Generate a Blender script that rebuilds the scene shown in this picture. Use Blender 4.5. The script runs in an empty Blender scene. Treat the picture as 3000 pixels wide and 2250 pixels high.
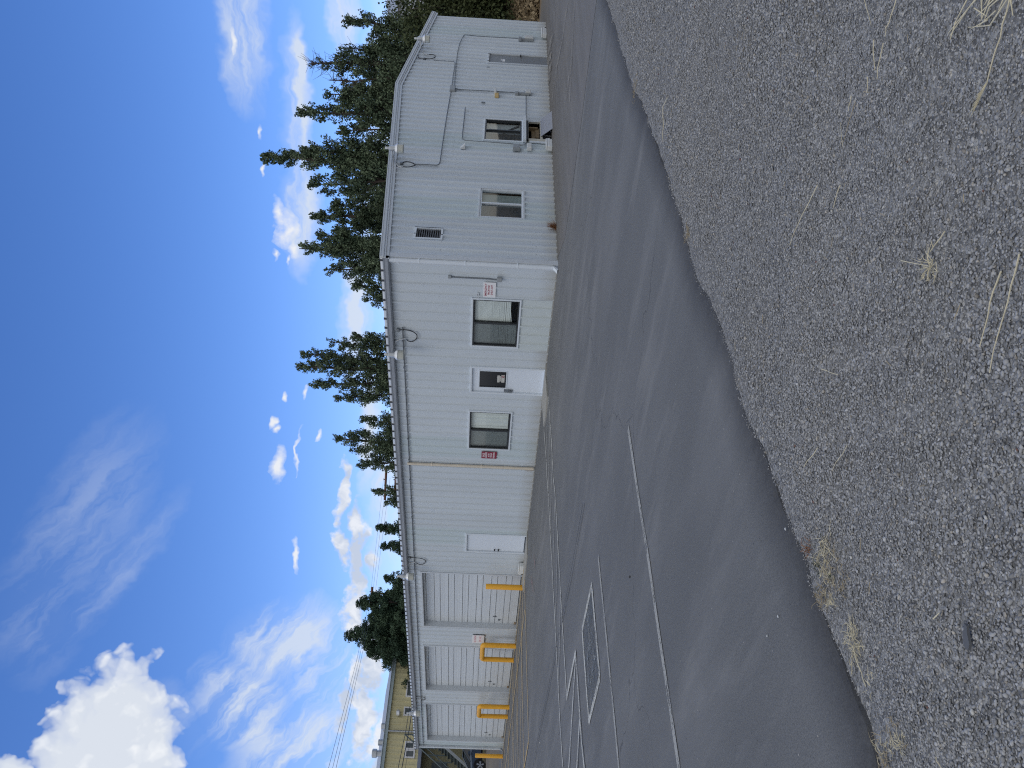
import bpy, math, random
import numpy as np
from mathutils import Vector, Matrix
random.seed(7); RNG = np.random.default_rng(11)
C = bpy.context.scene.collection
PI = math.pi

# ------------------------------------------------------------------ camera survey
# World axes follow the white building: X along its long front (corner at 0, building at X<0),
# Y back along its gable end, Z up.  Survey maths: where a sight line meets a real plane.
FPX, PITCH, ROLL, CH = 2407.8, -0.0303, 0.0456, 1.57
TH = 0.7709; CX, CY = 2.892, 19.6696
_R = np.array([math.cos(TH), -math.sin(TH), 0.0]); _G = np.array([math.sin(TH), math.cos(TH), 0.0])
def rotw(v): return np.array([v @ _R, v @ _G, v[2]])
_F = np.array([0, math.cos(PITCH), math.sin(PITCH)]); _U = np.array([0, -math.sin(PITCH), math.cos(PITCH)]); _X = np.array([1.0, 0, 0])
cF = rotw(_F); cR = rotw(math.cos(ROLL)*_X + math.sin(ROLL)*_U); cU = rotw(-math.sin(ROLL)*_X + math.cos(ROLL)*_U)
CAM = rotw(np.array([-CX, -CY, 0.0])) + np.array([0, 0, CH])
def ray(x, y):
    d = cF*FPX + cR*((2250-y)-1125) - cU*(x-1500); return d/np.linalg.norm(d)
def hit(x, y, p, n):
    d = ray(x, y); n = np.array(n, float); return CAM + d*(((np.array(p, float)-CAM) @ n)/(d @ n))
def gr(x, y, z=0.0): p = hit(x, y, (0, 0, z), (0, 0, 1)); return (p[0], p[1])
def fac(x, y, o=0.0): p = hit(x, y, (0, -o, 0), (0, 1, 0)); return (-p[0], p[2])      # along the front, height
def gab(x, y, o=0.0): p = hit(x, y, (o, 0, 0), (1, 0, 0)); return (p[1], p[2])        # along the gable end, height

# ------------------------------------------------------------------ helpers
def tag(o, label=None, cat=None, group=None, kind=None):
    if label: o['label'] = label
    if cat: o['category'] = cat
    if group: o['group'] = group
    if kind: o['kind'] = kind
    return o
def empty(name, loc=(0, 0, 0), label=None, cat=None, group=None):
    o = bpy.data.objects.new(name, None); C.objects.link(o); o.location = loc; o.empty_display_size = .2
    return tag(o, label, cat, group)
def link(name, me, m, parent=None, smooth=False):
    o = bpy.data.objects.new(name, me); C.objects.link(o)
    if m is not None:
        for mm in (m if isinstance(m, (list, tuple)) else [m]): me.materials.append(mm)
    if smooth: me.polygons.foreach_set('use_smooth', [True]*len(me.polygons))
    if parent is not None:
        o.parent = parent; o.matrix_parent_inverse = Matrix.Translation(-Vector(wloc(parent)))
    return o
def wloc(o):
    v = Vector(o.location)
    if o.parent is not None and o.parent.type == 'EMPTY': v = v
    return v if o.parent is None else Vector((0, 0, 0))
class MB:
    def __init__(s): s.v = []; s.f = []
    def add(s, vs, fs):
        b = len(s.v); s.v += [tuple(map(float, v)) for v in vs]; s.f += [tuple(b+i for i in f) for f in fs]; return s
    def box(s, x0, x1, y0, y1, z0, z1):
        x0, x1 = sorted((x0, x1)); y0, y1 = sorted((y0, y1)); z0, z1 = sorted((z0, z1))
        return s.add([(x0,y0,z0),(x1,y0,z0),(x1,y1,z0),(x0,y1,z0),(x0,y0,z1),(x1,y0,z1),(x1,y1,z1),(x0,y1,z1)],
                     [(0,3,2,1),(4,5,6,7),(0,1,5,4),(1,2,6,5),(2,3,7,6),(3,0,4,7)])
    def tube(s, pts, r, n=8, cap=True):
        pts = [Vector(p) for p in pts]; rings = []; up0 = None
        rr = r if isinstance(r, (list, tuple)) else [r]*len(pts)
        for i, p in enumerate(pts):
            t = (pts[min(i+1, len(pts)-1)]-pts[max(i-1, 0)]).normalized()
            if up0 is None: up0 = Vector((0, 0, 1)) if abs(t.z) < .9 else Vector((1, 0, 0))
            a = t.cross(up0)
            if a.length < 1e-4: a = t.cross(Vector((0.3, 1, 0.2)))
            a.normalize(); b = a.cross(t).normalized(); up0 = b
            rings.append([p+(a*math.cos(2*PI*k/n)+b*math.sin(2*PI*k/n))*rr[i] for k in range(n)])
        vs = [v for ring in rings for v in ring]; fs = []
        for i in range(len(pts)-1):
            for k in range(n): fs.append((i*n+k, i*n+(k+1) % n, (i+1)*n+(k+1) % n, (i+1)*n+k))
        if cap: fs.append(tuple(range(n-1, -1, -1))); fs.append(tuple((len(pts)-1)*n+k for k in range(n)))
        return s.add(vs, fs)
    def lathe(s, prof, c, n=20, axis='z'):
        vs = []
        for r, z in prof:
            for k in range(n):
                a = 2*PI*k/n; q = (r*math.cos(a), r*math.sin(a), z)
                if axis == 'x': q = (q[2], q[0], q[1])
                if axis == 'y': q = (q[0], q[2], q[1])
                vs.append((c[0]+q[0], c[1]+q[1], c[2]+q[2]))
        fs = []
        for i in range(len(prof)-1):
            for k in range(n): fs.append((i*n+k, i*n+(k+1) % n, (i+1)*n+(k+1) % n, (i+1)*n+k))
        fs.append(tuple(range(n-1, -1, -1))); fs.append(tuple((len(prof)-1)*n+k for k in range(n)))
        return s.add(vs, fs)
    def prism(s, poly, h0, h1, axis='z'):
        n = len(poly); vs = []
        for h in (h0, h1):
            for p in poly: vs.append({'z': (p[0], p[1], h), 'y': (p[0], h, p[1]), 'x': (h, p[0], p[1])}[axis])
        fs = [tuple(range(n-1, -1, -1)), tuple(n+i for i in range(n))]+[(i, (i+1) % n, n+(i+1) % n, n+i) for i in range(n)]
        return s.add(vs, fs)
    def build(s, name, m, parent=None, smooth=False, bevel=0):
        me = bpy.data.meshes.new(name); me.from_pydata(s.v, [], s.f); me.update()
        import bmesh
        bm = bmesh.new(); bm.from_mesh(me); bmesh.ops.recalc_face_normals(bm, faces=bm.faces); bm.to_mesh(me); bm.free()
        o = link(name, me, m, parent, smooth)
        if smooth:
            try: me.set_sharp_from_angle(angle=math.radians(40))
            except Exception: pass
        if bevel:
            b = o.modifiers.new('b', 'BEVEL'); b.width = bevel; b.segments = 2; b.limit_method = 'ANGLE'
        return o
class Fr:
    """a wall frame: s along the wall, o outwards, z up"""
    def __init__(s, k): s.k = k
    def P(s, a, o, z): return (-a, -o, z) if s.k == 'f' else (o, a, z)
    def box(s, mb, a0, a1, o0, o1, z0, z1):
        if s.k == 'f': return mb.box(-a1, -a0, -o1, -o0, z0, z1)
        return mb.box(o0, o1, a0, a1, z0, z1)
FF = Fr('f'); FG = Fr('g')

# ------------------------------------------------------------------ materials
def nodes(m):
    m.use_nodes = True; nt = m.node_tree; nt.nodes.clear(); return nt, nt.nodes, nt.links
def N(nt, typ, **kw):
    n = nt.nodes.new(typ)
    for k, v in kw.items():
        if k.startswith('i_'):
            n.inputs[k[2:].replace('_', ' ')].default_value = v
        else: setattr(n, k, v)
    return n
def mth(nt, op, a, b=None, clamp=False):
    n = nt.nodes.new('ShaderNodeMath'); n.operation = op; n.use_clamp = clamp
    for i, v in enumerate((a, b)):
        if v is None: continue
        if isinstance(v, (int, float)): n.inputs[i].default_value = v
        else: nt.links.new(v, n.inputs[i])
    return n.outputs[0]
def mixc(nt, fac, a, b, mode='MIX'):
    n = nt.nodes.new('ShaderNodeMix'); n.data_type = 'RGBA'; n.blend_type = mode
    for sock, v in ((n.inputs[0], fac), (n.inputs[6], a), (n.inputs[7], b)):
        if isinstance(v, (int, float)): sock.default_value = v
        elif isinstance(v, tuple): sock.default_value = v if len(v) == 4 else v+(1,)
        else: nt.links.new(v, sock)
    return n.outputs[2]
def ramp(nt, fac, stops):
    n = nt.nodes.new('ShaderNodeValToRGB'); cr = n.color_ramp
    while len(cr.elements) < len(stops): cr.elements.new(.5)
    for e, (p, c) in zip(cr.elements, stops): e.position = p; e.color = (c, c, c, 1) if isinstance(c, (int, float)) else c+(1,)
    nt.links.new(fac, n.inputs[0]); return n.outputs[0]
def noise(nt, vec, scale, detail=4, rough=.55, dim='3D'):
    n = nt.nodes.new('ShaderNodeTexNoise'); n.inputs['Scale'].default_value = scale; n.inputs['Detail'].default_value = detail; n.inputs['Roughness'].default_value = rough
    if vec is not None: nt.links.new(vec, n.inputs['Vector'])
    return n.outputs['Fac']
def coords(nt, sc=(1, 1, 1), rot=0):
    t = nt.nodes.new('ShaderNodeNewGeometry'); m = nt.nodes.new('ShaderNodeMapping')
    m.inputs['Scale'].default_value = sc; m.inputs['Rotation'].default_value = (0, 0, rot)
    nt.links.new(t.outputs['Position'], m.inputs['Vector']); return m.outputs[0]
def bsdf(nt, col, rough=.5, metal=0, bump=None, bstr=.2, bdist=.01, spec=.5):
    b = nt.nodes.new('ShaderNodeBsdfPrincipled'); o = nt.nodes.new('ShaderNodeOutputMaterial')
    if isinstance(col, tuple): b.inputs['Base Color'].default_value = col+(1,)
    else: nt.links.new(col, b.inputs['Base Color'])
    if isinstance(rough, (int, float)): b.inputs['Roughness'].default_value = rough
    else: nt.links.new(rough, b.inputs['Roughness'])
    b.inputs['Metallic'].default_value = metal; b.inputs['Specular IOR Level'].default_value = spec
    if bump is not None:
        bp = nt.nodes.new('ShaderNodeBump'); bp.inputs['Strength'].default_value = bstr; bp.inputs['Distance'].default_value = bdist
        nt.links.new(bump, bp.inputs['Height']); nt.links.new(bp.outputs[0], b.inputs['Normal'])
    nt.links.new(b.outputs[0], o.inputs[0]); return b
def simple(name, col, rough=.5, metal=0, var=.12, sc=6, bump=.0, spec=.5):
    m = bpy.data.materials.new(name); nt, n, l = nodes(m)
    nz = noise(nt, coords(nt), sc, 5)
    lo = tuple(c*(1-var) for c in col); hi = tuple(min(1, c*(1+var)) for c in col)
    c = mixc(nt, nz, lo, hi)
    bsdf(nt, c, rough, metal, nz if bump else None, bump, .01, spec); return m

def wall_mat(name, base, axis, panel=.9, dirt=True):
    m = bpy.data.materials.new(name); nt, n, l = nodes(m)
    g = nt.nodes.new('ShaderNodeNewGeometry'); sx = nt.nodes.new('ShaderNodeSeparateXYZ'); l.new(g.outputs['Position'], sx.inputs[0])
    al = sx.outputs[axis]; z = sx.outputs[2]
    cell = mth(nt, 'FLOOR', mth(nt, 'DIVIDE', al, panel))
    wn = nt.nodes.new('ShaderNodeTexWhiteNoise'); wn.noise_dimensions = '1D'; l.new(cell, wn.inputs['W'])
    pv = wn.outputs['Value']
    c = mixc(nt, pv, tuple(x*.94 for x in base), tuple(min(1, x*1.03) for x in base))
    # some replacement panels are a touch greener
    gsel = ramp(nt, wn.outputs['Value'], [(.80, 0.0), (.82, 1.0)])
    c = mixc(nt, mth(nt, 'MULTIPLY', gsel, .55), c, (base[0]*.82, base[1]*.89, base[2]*.86))
    n1 = noise(nt, coords(nt, (1, 1, .25)), 2.2, 5)
    c = mixc(nt, ramp(nt, n1, [(.45, 0.0), (.75, .22)]), c, tuple(x*.80 for x in base))
    if dirt:   # road splash along the foot of the wall and grime streaks
        n2 = noise(nt, coords(nt, (6, 6, 1.2)), 1.6, 6)
        low = mth(nt, 'SUBTRACT', 1.0, mth(nt, 'MULTIPLY', z, 2.4), True)
        c = mixc(nt, mth(nt, 'MULTIPLY', mth(nt, 'MULTIPLY', low, n2), .9), c, (.36, .33, .27))
        n3 = noise(nt, coords(nt, (2.5, 2.5, .12)), 3, 4)
        c = mixc(nt, ramp(nt, n3, [(.60, 0.0), (.80, .3)]), c, (.42, .40, .36))
    # screw heads: rows of dark dots
    fx = mth(nt, 'ABSOLUTE', mth(nt, 'SUBTRACT', mth(nt, 'FRACT', mth(nt, 'ADD', mth(nt, 'DIVIDE', al, .3), .5)), .78))
    fz = mth(nt, 'ABSOLUTE', mth(nt, 'SUBTRACT', mth(nt, 'FRACT', mth(nt, 'DIVIDE', z, 1.16)), .45))
    dx = mth(nt, 'LESS_THAN', fx, .03); dz = mth(nt, 'LESS_THAN', fz, .008)
    c = mixc(nt, mth(nt, 'MULTIPLY', mth(nt, 'MULTIPLY', dx, dz), .55), c, (.22, .23, .24))
    n4 = noise(nt, coords(nt), 1.1, 3)
    bsdf(nt, c, .42, 0, n4, .12, .03, .4); return m

W0 = (.635, .695, .750)
M = {}
M['wall_f'] = wall_mat('white_wall_front', W0, 0, .9)
M['wall_g'] = wall_mat('white_wall_gable', (.62, .68, .74), 1, .9)
M['white'] = simple('white_trim', (.70, .755, .81), .4, var=.05)
M['trim'] = simple('grey_white_trim', (.61, .65, .69), .45, var=.08)
M['door'] = simple('white_door_paint', (.74, .80, .88), .35, var=.03)
M['gutter'] = simple('grey_gutter', (.36, .39, .44), .45, var=.18, sc=2)
M['gutter_dark'] = simple('dark_closure', (.05, .055, .065), .6)
M['roof'] = simple('roof_metal', (.42, .44, .46), .45, .3)
M['cream'] = simple('cream_pipe', (.70, .62, .50), .5, var=.12)
M['stain'] = simple('rust_stain', (.35, .26, .17), .8, var=.4, sc=20)
M['darkframe'] = simple('bronze_frame', (.025, .028, .03), .4)
M['greydoor'] = simple('grey_door', (.23, .245, .26), .5, var=.06)
M['black'] = simple('black', (.015, .015, .017), .5)
M['cable'] = simple('black_cable', (.03, .03, .032), .5)
M['emt'] = simple('grey_conduit', (.20, .22, .24), .45, .3)
M['boxgrey'] = simple('grey_box', (.33, .35, .36), .5, .2)
M['galv'] = simple('galvanised', (.50, .52, .54), .4, .6, var=.2, sc=12)
M['bright'] = simple('bright_reflector', (.80, .82, .85), .38, .5)
M['blind'] = simple('blind', (.84, .88, .86), .6, var=.06)
M['shade'] = simple('grey_shade', (.42, .46, .47), .7); M['greenshade'] = simple('green_grey_shade', (.26, .31, .30), .7); M['dimroom'] = simple('dim_room', (.05, .055, .065), .8)
M['vlouver'] = simple('louver', (.16, .17, .19), .5)
M['wood'] = simple('timber', (.22, .16, .09), .8, var=.4, sc=14)
M['board'] = simple('pale_board', (.55, .54, .47), .7, var=.12)
M['filter'] = simple('grey_panel', (.40, .42, .47), .6)
M['concrete'] = simple('concrete', (.36, .35, .32), .85, var=.2, sc=9, bump=.3)
M['yellow'] = simple('safety_yellow', (.86, .43, .03), .45, var=.12, sc=5)
M['tan_box'] = simple('tan_box', (.62, .45, .20), .6)
M['bait'] = simple('bait_white', (.66, .68, .68), .5)
M['signw'] = simple('sign_white', (.84, .84, .86), .4, var=.03)
M['signr'] = simple('sign_red', (.25, .010, .035), .4, var=.08)
M['redtext'] = simple('red_text', (.35, .03, .07), .5)
M['redfade'] = simple('faded_red_text', (.62, .30, .32), .5)
M['white_text'] = simple('white_text', (.85, .78, .82), .5)
M['greytext'] = simple('grey_text', (.10, .10, .11), .5)
M['sticker'] = simple('sticker', (.55, .54, .50), .6, var=.2, sc=60)
M['bark'] = simple('bark', (.085, .065, .055), .9, var=.5, sc=14, bump=.5)
M['pole'] = simple('brown_timber_pole', (.16, .075, .05), .85, var=.3, sc=5)
M['wire'] = simple('wire', (.03, .03, .035), .6)
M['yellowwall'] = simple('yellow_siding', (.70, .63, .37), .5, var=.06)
M['shaded'] = simple('shaded_olive_siding', (.30, .28, .165), .6, var=.08)  # overhang shade is put into this darker olive siding colour
M['greyblue'] = simple('grey_blue_beam', (.24, .27, .35), .5)
M['carpaint'] = simple('car_paint', (.085, .11, .15), .22, .5, var=.04)
M['tyre'] = simple('tyre', (.014, .014, .015), .85)
M['rim'] = simple('alloy_rim', (.55, .56, .58), .3, .7)
M['straw'] = simple('dry_straw', (.62, .56, .40), .75, var=.25, sc=30)
M['dull_straw'] = simple('dull_straw', (.36, .30, .20), .85, var=.35, sc=30)
M['rustweed'] = simple('rust_weed', (.24, .11, .05), .9, var=.4, sc=30)
M['greenweed'] = simple('green_weed', (.045, .06, .03), .9, var=.4, sc=30)
M['stair'] = simple('stair_steel', (.10, .13, .14), .5)
M['rail'] = simple('rail_steel', (.42, .45, .46), .4, .4)
M['seam'] = simple('door_seam', (.38, .40, .42), .6); M['lens'] = None
def glass(name, tint=(.03, .035, .04), mixf=.35):
    m = bpy.data.materials.new(name); nt, n, l = nodes(m)
    tr = N(nt, 'ShaderNodeBsdfTransparent'); tr.inputs[0].default_value = (.93, .96, .96, 1)
    gl = N(nt, 'ShaderNodeBsdfGlossy'); gl.inputs['Roughness'].default_value = .03; gl.inputs[0].default_value = (.9, .93, .95, 1)
    df = N(nt, 'ShaderNodeBsdfDiffuse'); df.inputs[0].default_value = tint+(1,)
    m1 = N(nt, 'ShaderNodeMixShader'); m1.inputs[0].default_value = mixf; l.new(tr.outputs[0], m1.inputs[1]); l.new(df.outputs[0], m1.inputs[2])
    lw = N(nt, 'ShaderNodeLayerWeight'); lw.inputs[0].default_value = .5
    fr = mth(nt, 'ADD', .045, mth(nt, 'MULTIPLY', mth(nt, 'POWER', lw.outputs['Facing'], 4.5), .9), True)
    m2 = N(nt, 'ShaderNodeMixShader'); l.new(fr, m2.inputs[0]); l.new(m1.outputs[0], m2.inputs[1]); l.new(gl.outputs[0], m2.inputs[2])
    o = N(nt, 'ShaderNodeOutputMaterial'); l.new(m2.outputs[0], o.inputs[0]); return m
M['glass'] = glass('window_glass', mixf=.03)
M['screen'] = glass('insect_screen', (.10, .115, .125), .50)
M['blackglass'] = simple('dark_glass', (.010, .012, .016), .12, spec=.6)
M['carglass'] = simple('car_glass', (.01, .014, .018), .06, spec=.8)
M['farglass'] = simple('far_glass', (.10, .12, .13), .15, spec=.6)
def lensmat():
    m = bpy.data.materials.new('lamp_lens'); nt, n, l = nodes(m)
    b = bsdf(nt, (.72, .73, .66), .35); b.inputs['Transmission Weight'].default_value = .35; return m
M['lens'] = lensmat()

def asphalt_mat():
    m = bpy.data.materials.new('asphalt'); nt, n, l = nodes(m)
    at = N(nt, 'ShaderNodeAttribute', attribute_name='edge')      # strip that darkens towards the rolled edge
    old = N(nt, 'ShaderNodeAttribute', attribute_name='old')
    c0 = coords(nt)
    fine = noise(nt, c0, 120, 4, .8); mid = noise(nt, c0, 42, 4, .75); big = noise(nt, c0, .5, 5, .6)
    stre = noise(nt, coords(nt, (.35, .9, 1), .5), .8, 4, .55)
    swirl = noise(nt, coords(nt, (.30, 1.5, 1), .7), 1.1, 7, .66)
    c = mixc(nt, ramp(nt, fine, [(.34, 0.0), (.66, 1.0)]), (.060, .062, .063), (.222, .224, .224))
    c = mixc(nt, ramp(nt, mid, [(.42, 0.0), (.70, .50)]), c, (.21, .213, .217))
    c = mixc(nt, ramp(nt, big, [(.35, 0.0), (.65, .32)]), c, (.098, .101, .107))
    c = mixc(nt, ramp(nt, stre, [(.45, 0.0), (.70, .55)]), c, (.205, .206, .208))
    c = mixc(nt, ramp(nt, swirl, [(.53, 0.0), (.72, .50)]), c, (.26, .258, .255))
    # sparse pale and dark grit
    v = N(nt, 'ShaderNodeTexVoronoi'); v.inputs['Scale'].default_value = 26; l.new(c0, v.inputs['Vector'])
    wn = N(nt, 'ShaderNodeTexWhiteNoise'); l.new(v.outputs['Color'], wn.inputs['Vector'])
    near = mth(nt, 'LESS_THAN', v.outputs['Distance'], .13); rare = mth(nt, 'GREATER_THAN', wn.outputs['Value'], .965)
    c = mixc(nt, mth(nt, 'MULTIPLY', near, rare), c, (.36, .35, .33))
    rare2 = mth(nt, 'LESS_THAN', wn.outputs['Value'], .06)
    c = mixc(nt, mth(nt, 'MULTIPLY', mth(nt, 'MULTIPLY', near, rare2), .7), c, (.02, .02, .02))
    # old brownish asphalt beyond the seam
    oc = mixc(nt, ramp(nt, noise(nt, coords(nt, (1.3, .18, 1)), 1.6, 5), [(.35, 0.0), (.7, 1.0)]), (.118, .112, .108), (.165, .155, .148))
    oc = mixc(nt, ramp(nt, fine, [(.3, 0.0), (.7, .4)]), oc, (.10, .095, .092))
    c = mixc(nt, old.outputs['Fac'], c, oc)
    # fine cracks
    cv = N(nt, 'ShaderNodeTexVoronoi', feature='DISTANCE_TO_EDGE'); cv.inputs['Scale'].default_value = .16
    dd = N(nt, 'ShaderNodeVectorMath', operation='ADD'); l.new(c0, dd.inputs[0])
    nv = N(nt, 'ShaderNodeTexNoise'); nv.inputs['Scale'].default_value = 1.3; nv.inputs['Detail'].default_value = 6; l.new(c0, nv.inputs['Vector']); l.new(nv.outputs['Color'], dd.inputs[1]); l.new(dd.outputs[0], cv.inputs['Vector'])
    crk = mth(nt, 'LESS_THAN', cv.outputs['Distance'], .0011)
    c = mixc(nt, mth(nt, 'MULTIPLY', crk, .5), c, (.03, .03, .033))
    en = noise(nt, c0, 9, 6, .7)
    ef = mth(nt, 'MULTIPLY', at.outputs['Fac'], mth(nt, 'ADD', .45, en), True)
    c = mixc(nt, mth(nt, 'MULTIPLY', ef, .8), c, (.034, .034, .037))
    bsdf(nt, c, .82, 0, fine, .35, .006, .35); return m
M['asphalt'] = asphalt_mat()

def gravel_mat():
    m = bpy.data.materials.new('gravel_ground'); nt, n, l = nodes(m)
    c0 = coords(nt)
    v = N(nt, 'ShaderNodeTexVoronoi'); v.inputs['Scale'].default_value = 62; l.new(c0, v.inputs['Vector'])
    hs = N(nt, 'ShaderNodeSeparateColor'); l.new(v.outputs['Color'], hs.inputs[0])
    c = ramp(nt, hs.outputs[0], [(0.0, (.095, .097, .101)), (.5, (.235, .238, .242)), (.86, (.34, .343, .348)), (.95, (.42, .42, .41)), (1.0, (.60, .58, .54))])
    big = noise(nt, c0, .9, 5, .6)
    c = mixc(nt, ramp(nt, big, [(.4, 0.0), (.75, .35)]), c, (.22, .205, .18))
    fine = noise(nt, c0, 240, 2)
    c = mixc(nt, ramp(nt, fine, [(.3, .25), (.7, 0.0)]), c, (.035, .035, .038))
    hgt = mth(nt, 'SUBTRACT', 1.0, mth(nt, 'MULTIPLY', v.outputs['Distance'], 1.2))
    bsdf(nt, c, .85, 0, hgt, .6, .008, .3); return m
M['gravel'] = gravel_mat()
def stone_mat():
    m = bpy.data.materials.new('gravel_stones'); nt, n, l = nodes(m)
    at = N(nt, 'ShaderNodeAttribute', attribute_name='tone')
    c = mixc(nt, noise(nt, coords(nt), 160, 3), at.outputs['Color'], (.02, .02, .02), 'MIX')
    c = mixc(nt, .20, at.outputs['Color'], c)
    bsdf(nt, c, .75, 0, None, spec=.35); return m
M['stone'] = stone_mat()
def paint_mat(name, col, wear):
    m = bpy.data.materials.new(name); nt, n, l = nodes(m)
    nz = noise(nt, coords(nt), 34, 6, .8); n2 = noise(nt, coords(nt), 3, 4)
    f = ramp(nt, mth(nt, 'ADD', nz, mth(nt, 'MULTIPLY', mth(nt, 'SUBTRACT', n2, .5), .5)), [(wear-.08, 1.0), (wear+.05, 0.0)])
    b = bsdf(nt, mixc(nt, noise(nt, coords(nt), 90, 3), tuple(x*.8 for x in col), tuple(min(1, x*1.1) for x in col)), .8)
    o = [q for q in nt.nodes if q.type == 'OUTPUT_MATERIAL'][0]; tr = N(nt, 'ShaderNodeBsdfTransparent'); mx = N(nt, 'ShaderNodeMixShader')
    l.new(mth(nt, 'MULTIPLY', f, .92), mx.inputs[0]); l.new(tr.outputs[0], mx.inputs[1]); l.new(b.outputs[0], mx.inputs[2]); l.new(mx.outputs[0], o.inputs[0]); return m
M['p_white'] = paint_mat('worn_white_paint', (.62, .62, .58), .56)
M['p_dull'] = paint_mat('dull_white_paint', (.42, .42, .40), .56)
M['p_yellow'] = paint_mat('worn_yellow_paint', (.70, .48, .16), .60)
M['p_blue'] = paint_mat('worn_blue_paint', (.135, .150, .165), .50)
M['p_faint'] = paint_mat('faint_paint', (.38, .36, .33), .50)
M['p_red'] = paint_mat('faint_red_paint', (.36, .17, .17), .46)

M['p_tar'] = paint_mat('tar_seam', (.03, .03, .033), .60)
def leaf_mat(name, lo, hi):
    m = bpy.data.materials.new(name); nt, n, l = nodes(m)
    at = N(nt, 'ShaderNodeAttribute', attribute_name='tone')
    c = mixc(nt, at.outputs['Fac'], lo, hi)
    b = bsdf(nt, c, .7, spec=.25)
    b.inputs['Transmission Weight'].default_value = 0
    return m
M['leaf'] = leaf_mat('juniper_foliage', (.050, .080, .048), (.175, .225, .135))
M['leaf2'] = leaf_mat('dark_foliage', (.028, .056, .036), (.090, .138, .082))
M['leaf3'] = leaf_mat('bush_foliage', (.030, .045, .018), (.085, .100, .040))
M['hay'] = leaf_mat('bank_grass', (.17, .125, .07), (.40, .31, .19))
def ground_mat():
    m = bpy.data.materials.new('far_ground'); nt, n, l = nodes(m)
    c = mixc(nt, ramp(nt, noise(nt, coords(nt), .25, 6), [(.35, 0.0), (.65, 1.0)]), (.13, .12, .115), (.19, .17, .14))
    bsdf(nt, c, .9, 0, noise(nt, coords(nt), 12, 4), .4, .03); return m
M['far'] = ground_mat()
M['dirt'] = simple('dirt', (.20, .15, .10), .95, var=.35, sc=3, bump=.4)

# ------------------------------------------------------------------ ground
def sstep(a, b, x): t = np.clip((x-a)/(b-a), 0, 1); return t*t*(3-2*t)
EDGE = [(4.0, 40.0), (6.6, 6.0)] + [tuple(gr(*p)) for p in ((1773, 0), (1798, 68), (1813, 114), (1836, 198), (1870, 287), (1912, 393), (1938, 477), (1967, 561), (2009, 700), (2034, 780), (2129, 1003), (2200, 1238), (2254, 1369), (2290, 1500), (2358, 1645), (2394, 1762), (2444, 1898), (2494, 2011), (2534, 2110), (2557, 2178), (2575, 2250))] + [(8.6, -16.5), (8.9, -19), (9.3, -26), (9.6, -60)]
EY = np.array([p[1] for p in EDGE][::-1]); EX = np.array([p[0] for p in EDGE][::-1])
o_ = np.argsort(EY); EY = EY[o_]; EX = EX[o_]
def edge_x(y):
    y = np.asarray(y, float)
    return np.interp(y, EY, EX) + .014*np.sin(y*3.1)+.009*np.sin(y*8.7+1)+.005*np.sin(y*23.0)+.003*np.sin(y*41.0)
def gh(x, y):     # terrain height of the base sheet
    x = np.asarray(x, float); y = np.asarray(y, float)
    return -.045 + .60*sstep(-32, -40, x)*1.0 + 0*y
def grid(name, xs, ys, zf, m, attrs=None, kind='structure'):
    X, Y = np.meshgrid(xs, ys, indexing='ij'); Z = zf(X, Y)
    nx, ny = X.shape
    co = np.stack([X, Y, Z], -1).reshape(-1, 3)
    i = np.arange(nx*ny).reshape(nx, ny)
    q = np.stack([i[:-1, :-1], i[1:, :-1], i[1:, 1:], i[:-1, 1:]], -1).reshape(-1, 4)
    me = bpy.data.meshes.new(name); me.from_pydata(co.tolist(), [], q.tolist()); me.update()
    if attrs:
        for k, fn in attrs.items():
            a = me.attributes.new(k, 'FLOAT', 'POINT'); a.data.foreach_set('value', fn(co[:, 0], co[:, 1]).astype(np.float32))
    o = link(name, me, m); tag(o, kind=kind); return o
xs = np.unique(np.concatenate([np.linspace(-600, -60, 19), np.linspace(-60, 40, 101), np.linspace(40, 600, 19)]))
grid('ground', xs, np.unique(np.concatenate([np.linspace(-500, -60, 10), np.linspace(-60, 60, 61), np.linspace(60, 700, 15)])),
     lambda x, y: np.where(x > 4, -.045, gh(x, y)), M['far'])
# asphalt: strips across Y, columns follow the ragged gravel edge; last 6 cm roll down
ys = np.unique(np.concatenate([np.arange(-60, -18, 1.0), np.arange(-18, 8, .06), np.arange(8, 40, .5)]))
dxs = np.concatenate([[0, .012, .05, .12, .2, .3, .42, .6, .9, 1.4, 2, 3, 4, 5, 6, 7, 8, 9, 10], np.arange(12, 46, 2.0)])
ex = edge_x(ys)
SEAM = [(-60, 1.0), (-3, -.9)]
sx_ = np.array([gr(*p)[0] for p in ((1640, 767), (1655, 700), (1680, 528), (1703, 359), (1727, 169), (1748, 0))]); sy_ = np.array([gr(*p)[1] for p in ((1640, 767), (1655, 700), (1680, 528), (1703, 359), (1727, 169), (1748, 0))])
vs = []; ed = []
for yi, e in zip(ys, ex):
    for dx in dxs:
        z = -.03 if dx == 0 else (-.012 if dx == .012 else (-.005 if dx == .05 else 0.0))
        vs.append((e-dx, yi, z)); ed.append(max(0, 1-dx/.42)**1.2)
nc = len(dxs); fs = [(i*nc+j+1, i*nc+j, (i+1)*nc+j, (i+1)*nc+j+1) for i in range(len(ys)-1) for j in range(nc-1)]
me = bpy.data.meshes.new('asphalt'); me.from_pydata(vs, [], fs); me.update()
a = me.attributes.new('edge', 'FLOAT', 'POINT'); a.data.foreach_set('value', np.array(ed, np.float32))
a = me.attributes.new('old', 'FLOAT', 'POINT'); a.data.foreach_set('value', np.zeros(len(vs), np.float32))
asp = link('asphalt', me, M['asphalt']); tag(asp, kind='structure')
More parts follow.
